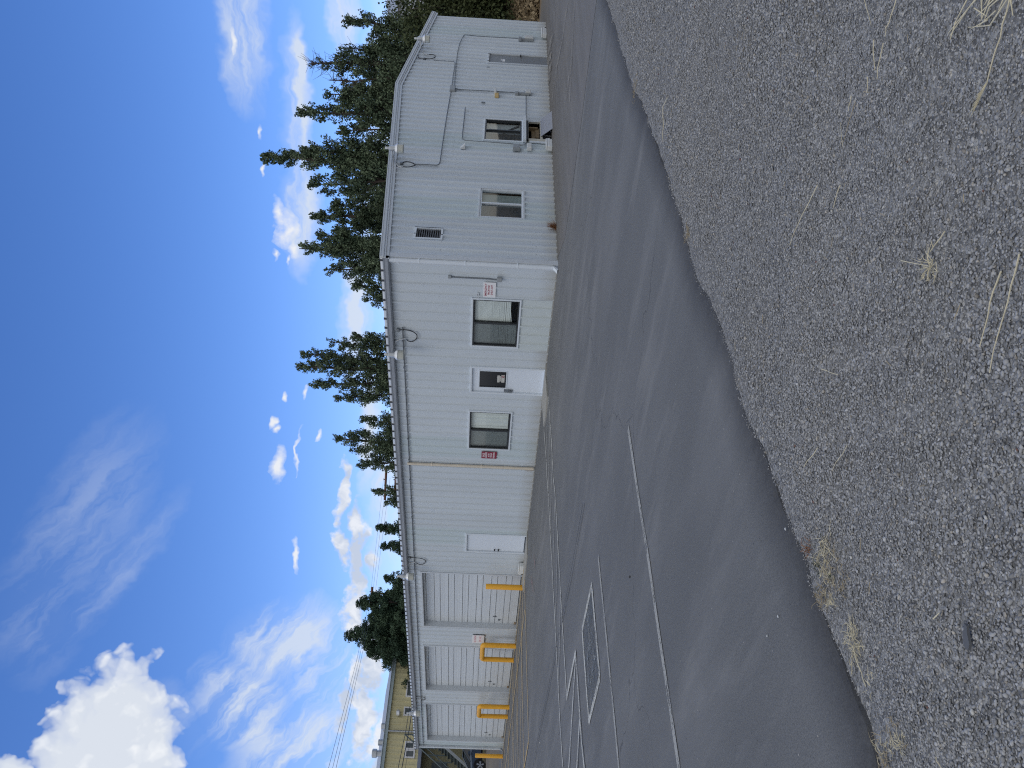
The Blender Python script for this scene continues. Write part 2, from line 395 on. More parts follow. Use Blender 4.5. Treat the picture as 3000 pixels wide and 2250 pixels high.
# older, browner asphalt beside the gable end, cut along a straight seam
xo = list(sx_); yo = list(sy_)
mb = MB(); far = [(-.5, .35), (-.5, 60), (8.5, 60)]
poly = [(x, y) for x, y in zip(xo, yo)]
ext = (poly[-1][0]+ (poly[-1][0]-poly[-2][0])*4, poly[-1][1]+(poly[-1][1]-poly[-2][1])*4)
po = [(-.0, .32)] + poly[1:] + [(7.0, -1.30), (7.0, 9.0), (6.2, 20.0), (4.5, 33.0), (-2.0, 33.5), (-2.0, .32)]
mb.add([(x, y, .004) for x, y in po], [tuple(range(len(po)))])
om = bpy.data.materials.new('old_asphalt'); nt, n, l = nodes(om)
fine = noise(nt, coords(nt), 170, 3, .7)
oc = mixc(nt, ramp(nt, noise(nt, coords(nt, (1.5, .16, 1)), 1.6, 6), [(.35, 0.0), (.68, 1.0)]), (.150, .148, .150), (.205, .203, .208))
oc = mixc(nt, ramp(nt, fine, [(.3, 0.0), (.7, .45)]), oc, (.13, .125, .122))
oc = mixc(nt, ramp(nt, noise(nt, coords(nt, (.5, .3, 1)), 1.2, 5), [(.5, 0.0), (.7, .45)]), oc, (.21, .20, .19))
gx = N(nt, 'ShaderNodeNewGeometry'); sxn = N(nt, 'ShaderNodeSeparateXYZ'); l.new(gx.outputs['Position'], sxn.inputs[0])
near_wall = mth(nt, 'MULTIPLY', mth(nt, 'SUBTRACT', 1.0, mth(nt, 'DIVIDE', sxn.outputs[0], 1.8), True), .75)
oc = mixc(nt, near_wall, oc, (.175, .16, .14))
bsdf(nt, oc, .88, 0, fine, .35, .006, .3)
o = mb.build('old_asphalt', om); tag(o, kind='structure')

# gravel base under the loose stones
GX = lambda y: edge_x(y)
ys2 = np.unique(np.concatenate([np.arange(-60, -18, 1.0), np.arange(-18, 8, .05), np.arange(8, 40, .5)]))
dd = np.concatenate([np.arange(-.03, .3, .03), np.arange(.3, 3, .08), np.arange(3, 8, .2), np.arange(8, 60, 2)])
def gz(x, y, e):
    return -.008 + .010*sstep(0, .25, x-e) + .010*np.sin(x*2.1+y*1.3)+.008*np.sin(x*5.3-y*3.7)+.004*np.sin(x*13+y*17)
E2 = edge_x(ys2); X2 = E2[:, None]+dd[None]; Y2 = np.repeat(ys2[:, None], len(dd), 1); Z2 = gz(X2, Y2, E2[:, None]); Z2[:, 0] = -.05
co = np.stack([X2, Y2, Z2], -1).reshape(-1, 3); ii = np.arange(len(co)).reshape(X2.shape)
q = np.stack([ii[:-1, :-1], ii[:-1, 1:], ii[1:, 1:], ii[1:, :-1]], -1).reshape(-1, 4)
me = bpy.data.meshes.new('gravel_ground'); me.from_pydata(co.tolist(), [], q.tolist()); me.update()
tag(link('gravel_ground', me, M['gravel']), kind='structure')

# loose crushed stones: one mesh, every stone its own little faceted rock
def rock_proto(sub, k):
    rg = np.random.default_rng(k)
    if sub:
        t = (1+5**.5)/2
        v = np.array([(-1,t,0),(1,t,0),(-1,-t,0),(1,-t,0),(0,-1,t),(0,1,t),(0,-1,-t),(0,1,-t),(t,0,-1),(t,0,1),(-t,0,-1),(-t,0,1)], float)/1.9
        f = np.array([(0,11,5),(0,5,1),(0,1,7),(0,7,10),(0,10,11),(1,5,9),(5,11,4),(11,10,2),(10,7,6),(7,1,8),(3,9,4),(3,4,2),(3,2,6),(3,6,8),(3,8,9),(4,9,5),(2,4,11),(6,2,10),(8,6,7),(9,8,1)])
        v = v*(1+rg.normal(0, .24, (12, 1)))+rg.normal(0, .15, (12, 3)); v = np.clip(v, -.82, .78)
    else:
        v = np.array([(1,0,0),(-1,0,0),(0,1,0),(0,-1,0),(0,0,1),(0,0,-1)], float)
        f = np.array([(0,2,4),(2,1,4),(1,3,4),(3,0,4),(2,0,5),(1,2,5),(3,1,5),(0,3,5)])
        v = v*(1+rg.normal(0, .2, (6, 1)))+rg.normal(0, .12, (6, 3))
    return v, f
def in_view(x, y, mx=.10):
    d = np.stack([x-CAM[0], y-CAM[1], np.full_like(x, -CAM[2])], -1)
    z = d @ cF; u = (d @ cR)/np.maximum(z, .01)*FPX/1125; v = -(d @ cU)/np.maximum(z, .01)*FPX/1500
    return (z > .5) & (np.abs(u) < 1+mx*2.2) & (v < 1+mx) & (v > -1.2)
def stones(name, spacing, dmin, dmax, sub, size, seed):
    rg = np.random.default_rng(seed)
    gx_, gy_ = np.meshgrid(np.arange(6.8, 22, spacing), np.arange(-17.5, 0, spacing), indexing='ij')
    x = (gx_+rg.uniform(-.5, .5, gx_.shape)*spacing*1.0).ravel(); y = (gy_+rg.uniform(-.5, .5, gx_.shape)*spacing*1.0).ravel()
    d = np.hypot(x-CAM[0], y-CAM[1]); e = edge_x(y)
    k = (x > e-.05+.045*rg.random(x.shape)) & in_view(x, y) & (d > dmin) & (d < dmax)
    x, y, e, d = x[k], y[k], e[k], d[k]
    n = len(x); s = size*np.exp(np.clip(rg.normal(0, .30, n), -1, .55))
    s *= .6+.4*sstep(0, .35, x-e)
    # patches of finer stone
    fn = .5+.5*np.sin(x*1.7+1.2*np.sin(y*1.1))*np.cos(y*1.9+.8*np.sin(x*2.3)); s *= .78+.35*fn
    allv = []; allf = []; tone = []
    NP = 8; pick = rg.integers(0, NP, n); off = 0
    for p in range(NP):
        pv, pf = rock_proto(sub, seed*10+p); idx = np.where(pick == p)[0]; m_ = len(idx)
        if not m_: continue
        sc = np.stack([s[idx]*rg.uniform(.75, 1.35, m_), s[idx]*rg.uniform(.6, 1.0, m_), s[idx]*rg.uniform(.32, .62, m_)], -1)
        a = rg.uniform(0, 2*PI, m_); tx = rg.normal(0, .35, m_); ty = rg.normal(0, .35, m_)
        P_ = pv[None]*sc[:, None, :]
        # tilt then spin
        cx, sx = np.cos(tx)[:, None], np.sin(tx)[:, None]; Yv = P_[..., 1]*cx-P_[..., 2]*sx; Zv = P_[..., 1]*sx+P_[..., 2]*cx; Xv = P_[..., 0]
        cy, sy = np.cos(ty)[:, None], np.sin(ty)[:, None]; Xn = Xv*cy+Zv*sy; Zn = -Xv*sy+Zv*cy
        ca, sa = np.cos(a)[:, None], np.sin(a)[:, None]
        Xw = Xn*ca-Yv*sa+x[idx][:, None]; Yw = Xn*sa+Yv*ca+y[idx][:, None]
        Zw = Zn+(gz(x[idx], y[idx], e[idx])+s[idx]*rg.uniform(.05, .5, m_))[:, None]
        V = np.stack([Xw, Yw, Zw], -1).reshape(-1, 3); Fc = (pf[None]+(np.arange(m_)*len(pv))[:, None, None]).reshape(-1, 3)+off
        off += len(V); allv.append(V); allf.append(Fc)
        r = rg.random(m_); b = rg.uniform(.21, .47, m_)
        col = np.stack([b, b, b*1.01], -1)
        warm = (r > .95); col[warm] *= np.array([1.12, 1.04, .92])
        red = (r > .9993); col[red] = (.20, .11, .09)
        wh = (r < .012); col[wh] = rg.uniform(.35, .62, (wh.sum(), 1))*np.array([1, .98, .92])
        lt = (r > .012) & (r < .07); col[lt] *= 1.25
        tone.append(np.repeat(np.concatenate([col, np.ones((m_, 1))], 1), len(pv), 0))
    V = np.concatenate(allv); Fc = np.concatenate(allf); T = np.concatenate(tone)
    me = bpy.data.meshes.new(name); me.vertices.add(len(V)); me.vertices.foreach_set('co', V.ravel().astype(np.float32))
    me.loops.add(Fc.size); me.loops.foreach_set('vertex_index', Fc.ravel().astype(np.int32))
    me.polygons.add(len(Fc)); me.polygons.foreach_set('loop_start', (np.arange(len(Fc))*3).astype(np.int32))
    me.update(calc_edges=True)
    ca_ = me.color_attributes.new('tone', 'FLOAT_COLOR', 'POINT'); ca_.data.foreach_set('color', T.ravel().astype(np.float32))
    o = link(name, me, M['stone']); print(name, n, 'stones'); return o
o = stones('gravel', .0124, 0, 4.3, True, .0063, 3)
tag(o, 'loose dark grey crushed gravel lying nearest the viewer', 'gravel', kind='stuff')
o = stones('gravel', .0165, 4.3, 7.6, False, .0086, 5)
tag(o, 'loose dark grey crushed gravel farther off beside the asphalt', 'gravel', kind='stuff')
o = stones('gravel', .032, 7.6, 16.0, False, .0125, 6)
tag(o, 'loose dark grey gravel at the far end of the asphalt edge', 'gravel', kind='stuff')

# painted markings -------------------------------------------------
def strip(name, pts, w, m, z=.006):
    mb = MB(); L = [Vector((p[0], p[1], 0)) for p in pts]; vs = []
    for i, p in enumerate(L):
        t = (L[min(i+1, len(L)-1)]-L[max(i-1, 0)]).normalized(); nn = Vector((-t.y, t.x, 0))*w/2
        vs += [(p.x+nn.x, p.y+nn.y, z), (p.x-nn.x, p.y-nn.y, z)]
    fs = [(2*i, 2*i+1, 2*i+3, 2*i+2) for i in range(len(L)-1)]
    mb.add(vs, fs); o = mb.build(name, m); tag(o, kind='structure'); return o
zz = [.006]
def nz_():
    zz[0] += .0007; return zz[0]
strip('parking_line', [gr(1842, 1254), gr(1871, 1450), gr(1902, 1643), gr(1933, 1860), gr(1962, 2053), gr(1991, 2250), (5.7, -17.5)], .085, M['p_dull'], nz_())
strip('parking_line', [gr(1754, 1629), gr(1770, 1788), gr(1794, 2029), gr(1815, 2250), (3.0, -15)], .085, M['p_dull'], nz_())
bx = [gr(1735, 1712), gr(1707, 1845), gr(1727, 2115), gr(1759, 1985)]
mb = MB(); mb.add([(p[0], p[1], .0052) for p in bx], [(0, 1, 2, 3)]); tag(mb.build('accessible_stall_marking', M['p_blue']), kind='structure')
for i in range(4):
    p, q_ = bx[i], bx[(i+1) % 4]; strip('stall_box_line', [p, q_], .10, M['p_white'], nz_())
# worn wheelchair emblem inside the blue box
bc = Vector((sum(p[0] for p in bx)/4, sum(p[1] for p in bx)/4, 0))
mb = MB(); th0 = 0
ringp = [(bc.x+.26*math.cos(t)-.05, bc.y+.26*math.sin(t)-.12, 0) for t in np.linspace(.9, 5.6, 16)]
def flat(mb, pts, w, z):
    L = [Vector((p[0], p[1], 0)) for p in pts]; vs = []
    for i, p in enumerate(L):
        t = (L[min(i+1, len(L)-1)]-L[max(i-1, 0)]).normalized(); nn = Vector((-t.y, t.x, 0))*w/2
        vs += [(p.x+nn.x, p.y+nn.y, z), (p.x-nn.x, p.y-nn.y, z)]
    mb.add(vs, [(2*i, 2*i+1, 2*i+3, 2*i+2) for i in range(len(L)-1)])
flat(mb, ringp, .07, .0125)
flat(mb, [(bc.x, bc.y+.42), (bc.x-.02, bc.y+.05), (bc.x+.25, bc.y+.0), (bc.x+.36, bc.y-.30), (bc.x+.46, bc.y-.28)], .07, .0132)
flat(mb, [(bc.x-.01, bc.y+.24), (bc.x+.22, bc.y+.2)], .06, .0139)
mb.add([(bc.x+.01+.08*math.cos(a), bc.y+.53+.08*math.sin(a), .0125) for a in np.linspace(0, 2*PI, 11)[:-1]], [tuple(range(10))])
tag(mb.build('wheelchair_emblem', paint_mat('very_worn_paint', (.40, .42, .42), .44)), kind='structure')
Rr = [gr(*p) for p in ((1607.4, 1161), (1617, 1293), (1622, 1400), (1628, 1450), (1638, 1633), (1649, 1826), (1662.5, 2048))]
Ll = [gr(*p) for p in ((1595, 1257), (1601, 1338), (1604, 1400), (1608, 1450), (1617.6, 1643), (1627, 1816), (1638, 2029), (1644, 2149), (1651, 2250))]
Ll.append((Ll[-1][0]+.3, Ll[-1][1]-3.5))
strip('aisle_line', Rr, .075, M['p_white'], nz_()); strip('aisle_line', Ll, .075, M['p_white'], nz_())
def at_y(L, y): 
    L = sorted(L, key=lambda p: p[1]); return (float(np.interp(y, [p[1] for p in L], [p[0] for p in L])), y)
y = -1.2
while y > -9.0:
    strip('aisle_hatch_line', [at_y(Rr, y), at_y(Ll, y-1.5)], .07, M['p_dull'], nz_()); y -= 1.32
strip('aisle_line', [Rr[-1], (-.13, -9.89)], .10, M['p_white'], nz_())
SR = [(-.13, -9.89), (-.05, -10.58), (.04, -11.34), (.19, -11.75), (.5, -15.5)]
strip('aisle_line', SR, .08, M['p_white'], nz_())
for k in range(4):
    strip('aisle_hatch_line', [(-.13+.09*k, -9.95-1.05*k), (-1.9-.1*k, -11.3-1.25*k)], .08, M['p_white'], nz_())
# yellow keep-clear hatching before the garage doors
YL = lambda *pts: strip('yellow_line', [(-p[0], -p[1]) for p in pts], .09, M['p_yellow'], nz_())
YL((12.4, .12), (11.5, 3.6), (10.63, 6.97)); YL((10.63, 6.97), (32, 6.9))
prev = (12.4, .12)
for a0, a1 in ((14.3, 12.62), (17.1, 15.0), (19.8, 17.4), (23.4, 20.6), (28.0, 24.4), (31.0, 28.5)):
    YL((a0, .25), (a1, 6.9))
for a0 in (13.0, 15.6, 18.4, 21.8, 25.9, 29.8):
    YL((a0, .9), (a0+1.6, 6.9))
YL((12.5, .35), (32, .42)); YL((12.0, 2.2), (31, 2.3))
for p, q_ in (((1567, 1630), (1571, 1665)), ((1559, 1695), (1566, 1730))):
    strip('tar_seam', [gr(1714, 1474), gr(1676, 1690), gr(1639, 1870), gr(1606, 2040), gr(1577, 2173), gr(1565, 2250)], .03, M['p_tar'], nz_()) if q_[1] == 1665 else None
    strip('red_mark', [gr(*p), gr(*q_)], .16, M['p_red'], nz_())
# faint old lines beyond the gable end
for pts in (((1688, 0), (1683, 60), (1672, 300)), ((1666, 8), (1650, 120), (1633, 200), (1621, 290)), ((1630, 0), (1627, 55), (1624, 90)), ((1676, 190), (1664, 270), (1657, 310)),
            ((1634, 190), (1630, 260), (1627, 300))):
    strip('faint_line', [gr(*p) for p in pts], .07, M['p_faint'], nz_())
for k, (x, y) in enumerate(((1614, 175), (1615, 205), (1611, 240), (1613, 150), (1618, 125))):
    a_ = gr(x+4, y-14); b_ = gr(x-4, y+3); strip('faint_mark', [a_, b_], .22, M['p_faint'], nz_())
# concrete pads at the two white doors
mb = MB(); pts = [gr(1601, 1075), gr(1598, 1105), gr(1609, 1161), gr(1597, 1252), (-4.5, -.02), (-3.3, -.02)]
po = [(-3.2, -.02), (-3.35, -.35), gr(1604, 1125), gr(1606, 1162), gr(1601, 1225), gr(1596, 1250), (-4.55, -.02)]
mb.prism([(p[0], p[1]) for p in po][::-1], -.02, .035); tag(mb.build('concrete_pad', M['concrete']), kind='structure')
mb = MB(); po = [(-10.8, -.02), (-10.85, -.9), (-12.9, -1.0), (-13.3, -.4), (-13.2, -.02)]
mb.prism([(p[0], p[1]) for p in po][::-1], -.02, .03); tag(mb.build('concrete_pad', M['concrete']), kind='structure')

# ------------------------------------------------------------------ the white building
LEN, WID, EH, RY, RH = 28.44, 15.3, 4.08, 9.18, 4.74
bld = empty('metal_building', (0, 0, 0), 'long white ribbed metal building with three roll-up doors and a low gable end', 'building')
def top_g(b): return EH+(RH-EH)*b/RY if b <= RY else RH-(RH-EH)*(b-RY)/(WID-RY)
def ribprof(s, pitch, h, wt, wb, ph=0.0):
    t = ((s+ph) % pitch); c = pitch/2; d = abs(t-c)
    if d <= wt/2: return h
    if d >= wb/2: return 0.0
    return h*(wb/2-d)/(wb/2-wt/2)
def wallmesh(fr, s0, s1, topf, holes, pitch, h, wt, wb, extra=()):
    br = {s0, s1, *extra}
    k = math.floor(s0/pitch)-1
    while k*pitch < s1+pitch:
        c = k*pitch+pitch/2
        for d in (-wb/2, -wt/2, wt/2, wb/2): br.add(round(c+d, 5))
        for d in (-.055, 0.055):   # small stiffener between ribs
            pass
        k += 1
    for hl in holes: br.add(hl[0]); br.add(hl[1])
    br = sorted(b for b in br if s0-1e-6 <= b <= s1+1e-6)
    mb = MB()
    for a, b in zip(br[:-1], br[1:]):
        if b-a < 1e-5: continue
        mid = (a+b)/2; spans = [(0.0, None)]
        hs = sorted([hl for hl in holes if hl[0]-1e-6 <= mid <= hl[1]+1e-6], key=lambda q_: q_[2]); z = 0.0; segs = []
        for hl in hs:
            if hl[2] > z+1e-4: segs.append((z, hl[2]))
            z = hl[3]
        segs.append((z, None))
        pa, pb = ribprof(a+1e-6, pitch, h, wt, wb), ribprof(b-1e-6, pitch, h, wt, wb)
        for z0, z1 in segs:
            za, zb = (topf(a), topf(b)) if z1 is None else (z1, z1)
            vs = [fr.P(a, pa, z0), fr.P(b, pb, z0), fr.P(b, pb, zb), fr.P(a, pa, za)]
            mb.add(vs, [(0, 1, 2, 3)])
    return mb
HF = [(1.13, 2.67, .84, 2.02), (3.46, 4.36, 0, 1.99), (5.16, 6.72, .85, 2.02), (11.05, 12.03, 0.0, 2.01),
      (13.45, 17.14, 0, 3.57), (18.70, 22.50, 0, 3.60), (23.88, 27.70, 0, 3.63)]
HG = [(1.92, 3.26, .85, 1.98), (5.99, 7.25, .88, 1.99), (6.14, 7.20, .34, .68), (11.36, 12.08, 0, 2.0), (.83, 1.23, 2.87, 3.50)]
wallmesh(FF, 0.0, LEN, lambda s: EH, HF, .30, .032, .026, .075).build('front_wall', M['wall_f'], bld)
wallmesh(FG, 0.0, WID, top_g, HG, .283, .042, .035, .105, (RY,)).build('gable_wall', M['wall_g'], bld)
mb = MB(); mb.add([(-LEN, 0, 0), (-LEN, WID, 0), (-LEN, WID, EH), (-LEN, RY, RH), (-LEN, 0, EH)], [(0, 1, 2, 3, 4)])
mb.build('end_wall', M['wall_g'], bld)
mb = MB(); mb.add([(0, WID, 0), (-LEN, WID, 0), (-LEN, WID, EH), (0, WID, EH)], [(0, 1, 2, 3)]); mb.build('rear_wall', M['wall_g'], bld)
mb = MB()   # inside floor so the rooms behind the glass are closed
mb.box(-LEN+.05, -.1, .1, WID-.1, .01, .02); mb.build('floor_slab', M['concrete'], bld)
# roof with standing ribs whose ends show over the gutter
mb = MB(); ov = .12
def roofz(y): return EH+.10+(RH-EH)*y/RY if y <= RY else RH+.10-(RH-EH)*(y-RY)/(WID-RY)
pts = [(-ov, roofz(-ov)), (RY, roofz(RY)), (WID+ov, roofz(WID+ov))]
prof = [(y, z) for y, z in pts]+[(y, z-.03) for y, z in pts[::-1]]
mb.prism(prof, -LEN-.12, .10, 'x')
k = -LEN-.05
while k < .08:
    for (ya, za), (yb, zb) in zip(pts[:-1], pts[1:]):
        mb.add([(k-.05, ya, za), (k+.05, ya, za), (k+.05, yb, zb), (k-.05, yb, zb), (k-.02, ya, za+.055), (k+.02, ya, za+.055), (k+.02, yb, zb+.055), (k-.02, yb, zb+.055)],
               [(0, 1, 5, 4), (1, 2, 6, 5), (2, 3, 7, 6), (3, 0, 4, 7), (4, 5, 6, 7)])
    k += .30
mb.build('roof', M['roof'], bld)
mb = MB(); mb.box(-LEN-.10, .06, -.155, -.125, EH+.085, EH+.150); ev = mb.build('eave_flashing', M['bright'], bld)
mb = MB(); k = -LEN-.05; mb.box(-LEN-.1, .06, -.1565, -.1552, EH+.084, EH+.100)
while k < .05: mb.box(k-.024, k+.024, -.170, -.1235, EH+.09, EH+.164); k += .30
mb.build('rib_closure', M['gutter_dark'], ev)
# rake trim on the gable end: three stepped strips
mb = MB()
def rake(o0, o1, lo, hi):
    for (b0, b1) in ((-.13, RY), (RY, WID+.13)):
        f = lambda b: (EH+(RH-EH)*b/RY if b <= RY+1e-6 and b1 == RY else RH-(RH-EH)*(b-RY)/(WID-RY))
        z0, z1 = (EH+(RH-EH)*b0/RY if b0 < 0 else RH), (RH if b1 == RY else RH-(RH-EH)*(b1-RY)/(WID-RY))
        mb.add([(o, b, z+dz) for o in (o0, o1) for b, z, dz in ((b0, z0, lo), (b1, z1, lo), (b1, z1, hi), (b0, z0, hi))],
               [(0, 1, 2, 3), (7, 6, 5, 4), (0, 4, 5, 1), (1, 5, 6, 2), (2, 6, 7, 3), (3, 7, 4, 0)])
rake(.035, .060, -.045, .035); rake(.037, .085, .03, .085); rake(.039, .105, .083, .15); rake(.02, .118, .149, .175)
mb.build('rake_trim', M['trim'], bld)
# gutter
mb = MB()
gp = [(-.03, .0), (-.10, .0), (-.135, .03), (-.145, .10), (-.160, .125), (-.160, .15), (-.145, .15), (-.13, .11), (-.03, .11)]
mb.prism([(y, EH-.05+z) for y, z in gp], -LEN-.14, .06, 'x')
g_ = mb.build('gutter', M['gutter'], bld)
for s in (7.55, 14.2, 21.4):
    mb = MB(); mb.prism([(y*1.03-.001, EH-.05+z*1.02-.002) for y, z in gp], -s-.03, -s+.03, 'x'); mb.build('gutter_joint', M['gutter'], bld)
# corner trims and downspouts
mb = MB(); mb.box(-.14, .038, -.036, -.026, .0, EH-.02); mb.box(.0385, .046, -.036, .11, 0, EH+.0); mb.build('corner_trim', M['trim'], bld)
def downspout(name, x, y, z1, m, w=.085, d=.06, shoe=(0, -1)):
    mb = MB(); mb.box(x-w/2, x+w/2, y-d, y, .12, z1)
    sx, sy = shoe
    mb.add([(x-w/2, y-d, .12), (x+w/2, y-d, .12), (x+w/2, y, .12), (x-w/2, y, .12), (x-w/2+sx*.16, y-d+sy*.16, .03), (x+w/2+sx*.16, y-d+sy*.16, .03), (x+w/2+sx*.16, y+sy*.13, -.0), (x-w/2+sx*.16, y+sy*.13, -.0)],
           [(0, 1, 5, 4), (1, 2, 6, 5), (2, 3, 7, 6), (3, 0, 4, 7), (4, 5, 6, 7)])
    for z in (.95, 2.2, 3.3): 
        if z < z1: mb.box(x-w/2-.012, x+w/2+.012, y-d-.004, y+.01, z, z+.035)
    return mb.build(name, m, bld, bevel=.006)
downspout('downspout', -.02, -.045, EH-.04, M['white'])
downspout('downspout', -LEN+.05, -.045, EH-.04, M['white'], shoe=(-1, 0))
mb = MB(); mb.box(-LEN+.01, -LEN+.14, -.036, -.026, 0, EH-.05); mb.build('corner_trim', M['trim'], bld)
mb = MB(); mb.box(-7.55, -7.47, -.085, -.03, .04, 3.86); mb.box(-7.565, -7.455, -.088, -.02, 1.6, 1.64); mb.box(-7.565, -7.455, -.088, -.02, 3.1, 3.14)
mb.build('downspout', M['cream'], bld, bevel=.01)['label'] = 'narrow cream downspout with a brown stain at its foot'
def splash(name, s, z0, z1, w):
    mb = MB(); rr = random.Random(5); n = 16; pts = []
    for i in range(n):
        a = 2*PI*i/n; pts.append((-s+w*math.cos(a)*(.7+.5*rr.random()), (z0+z1)/2+(z1-z0)/2*math.sin(a)*(.8+.4*rr.random())))
    mb.prism(pts, -.0275, -.0255, 'y'); return mb
splash('s', 7.63, .02, .30, .06).build('rust_stain', M['stain'], bld)
# base flashing: uneven dark gap at the foot of the walls
mb = MB(); mb.box(-LEN, 0, -.012, .01, -.03, .028); mb.box(-.01, .012, .0, WID, -.03, .028); mb.build('foundation_edge', M['concrete'], bld)

# windows ------------------------------------------------------------
def window(fr, s0, s1, z0, z1, dark=True, blind=None, screen_left=True, trim_w=.045, o_=.0, sill=.0):
    mb = MB(); t = trim_w; ob = .040
    fr.box(mb, s0, s1, -.02, ob, z1-t, z1); fr.box(mb, s0, s1, -.02, ob+sill, z0, z0+t)
    fr.box(mb, s0, s0+t, -.02, ob-.001, z0+t, z1-t); fr.box(mb, s1-t, s1, -.02, ob-.001, z0+t, z1-t)
    w = mb.build('window', M['white'] if dark else M['trim'], bld, bevel=.004)
    a0, a1, b0, b1 = s0+t, s1-t, z0+t, z1-t; m = (a0+a1)/2; f = .038
    fm = M['darkframe'] if dark else M['white']
    mb = MB()
    fr.box(mb, a0, a1, -.06, .018, b1-f, b1); fr.box(mb, a0, a1, -.06, .018, b0, b0+f)
    fr.box(mb, a0, a0+f, -.06, .017, b0+f, b1-f); fr.box(mb, a1-f, a1, -.06, .017, b0+f, b1-f); fr.box(mb, m-.028, m+.028, -.06, .022, b0+f, b1-f)
    mb.build('sash', fm, w)
    for (c0, c1) in ((a0+f, m-.028), (m+.028, a1-f)):
        mb = MB(); mb.add([fr.P(c0, -.032, b0+f), fr.P(c1, -.032, b0+f), fr.P(c1, -.032, b1-f), fr.P(c0, -.032, b1-f)], [(0, 1, 2, 3)]); mb.build('pane', M['glass'], w)
    if screen_left:
        mb = MB(); q0, q1 = (m+.03, a1-f-.002) if fr.k == 'f' else (a0+f+.002, m-.03); mb.add([fr.P(q0, -.017, b0+f), fr.P(q1, -.017, b0+f), fr.P(q1, -.017, b1-f), fr.P(q0, -.017, b1-f)], [(0, 1, 2, 3)]); mb.build('insect_screen', M['screen'], w)
    if blind == 'slats':
        mb = MB(); nsl = 46; r_ = random.Random(3)
        for i in range(nsl):
            z = b1-f-.02-(b1-b0-2*f-.02)*i/nsl
            for (c0, c1, tilt) in ((a0+f, m-.01, .16), (m+.01, a1-f, .03)):
                # the right-hand half hangs askew, leaving a dark wedge under it
                zz0 = z + (.0 if i < 30 else 0)
                if tilt == .16 and z < b0+f+.14: continue
                dz = r_.uniform(-.002, .002) if i < 26 else r_.uniform(-.006, .006)
                sag = (.05 if (tilt == .16 and i > 38) else 0)
                fr_pts = [fr.P(c0, -.060, z+.011+dz+sag), fr.P(c1, -.060, z+.011+dz-sag*.4), fr.P(c1, -.050, z-.011+dz-sag*.4), fr.P(c0, -.050, z-.011+dz+sag)]
                mb.add(fr_pts, [(0, 1, 2, 3)])
        mb.build('blind', M['blind'], w)
    elif blind == 'sheet':
        mb = MB(); n = 40
        for i in range(n):
            x0 = a0+f*.5+(a1-a0-f)*i/n; x1 = a0+f*.5+(a1-a0-f)*(i+1)/n
            q0, q1 = -.07+.014*math.sin(i*1.7)+.008*math.sin(i*4.1), -.07+.014*math.sin((i+1)*1.7)+.008*math.sin((i+1)*4.1)
            mb.add([fr.P(x0, q0, b0+f+.02), fr.P(x1, q1, b0+f+.02), fr.P(x1, q1, b1-f), fr.P(x0, q0, b1-f)], [(0, 1, 2, 3)])
        mb.build('curtain', M['blind'], w)
    elif blind == 'board':
        mb = MB(); fr.box(mb, m, a1-f*.4, -.12, -.11, b0, b1); mb.build('shade', M['shade'], w)
        mb = MB(); mb.tube([fr.P(a1-.12, -.085, b0+.08), fr.P(m+.03, -.085, b1-.52)], .028, 4); mb.build('prop_stick', M['vlouver'], w)
        mb = MB(); fr.box(mb, a0+f*.4, m+.03, -.16, -.15, b0, b1); mb.build('shade', M['dimroom'], w)  # dark sheet, the dim room behind the glass put into its colour
    elif blind == 'half':
        mb = MB(); fr.box(mb, m, a1-f-.06, -.10, -.092, b0+f*.5, b1-f*.5); mb.build('shade', M['greenshade'], w)
        mb = MB(); fr.box(mb, a0+f*.4, m, -.16, -.15, b0, b1); mb.build('shade', M['dimroom'], w)  # room dimness painted as a dark sheet behind this half
    return w
w = window(FF, 1.09, 2.70, .80, 2.05, True, 'slats'); w['label'] = 'dark framed sliding window with slatted blinds beside the propane sign'
w = window(FF, 5.12, 6.76, .81, 2.06, True, 'sheet'); w['label'] = 'dark framed sliding window with a rippled curtain beside the red sign'
w = window(FG, 1.87, 3.30, .80, 2.01, False, 'half'); w['label'] = 'white framed sliding window on the gable end'
w = window(FG, 5.94, 7.29, .84, 2.02, True, 'board'); w['label'] = 'dark framed window with a diagonal stick behind the glass'
mb = MB(); FG.box(mb, 5.90, 7.35, .042, .16, .76, .838); mb.build('window_ledge', M['white'], bld)
mb = MB(); FG.box(mb, 5.98, 7.15, .036, .10, .695, .745); mb.build('dark_slot', M['black'], bld)
for (x_, y_) in ((1430, 197), (1415, 300)):
    s_, z_ = gab(x_, y_, .04); mb = MB(); FG.box(mb, s_-.02, s_+.02, .02, .055, z_-.05, z_+.05); mb.build('wall_clip', M['emt'], bld)
# louvred vent
mb = MB(); fr = FG
for q_ in ((.78, 1.28, 3.49, 3.54), (.78, 1.28, 2.83, 2.88), (.78, .83, 2.88, 3.49), (1.23, 1.28, 2.88, 3.49)): FG.box(mb, q_[0], q_[1], -.02, .042, q_[2], q_[3])
vnt = mb.build('vent', M['white'], bld); mb = MB()
for i in range(11):
    z = 2.90+i*.0545; mb.add([FG.P(.83, .02, z), FG.P(1.23, .02, z), FG.P(1.23, -.03, z+.042), FG.P(.83, -.03, z+.042), FG.P(.83, .02, z+.008), FG.P(1.23, .02, z+.008)], [(0, 1, 2, 3), (0, 1, 5, 4)])
mb.build('louvre', M['vlouver'], vnt); mb = MB(); FG.box(mb, .83, 1.23, -.10, -.09, 2.88, 3.49); mb.build('vent_backing', M['black'], vnt)

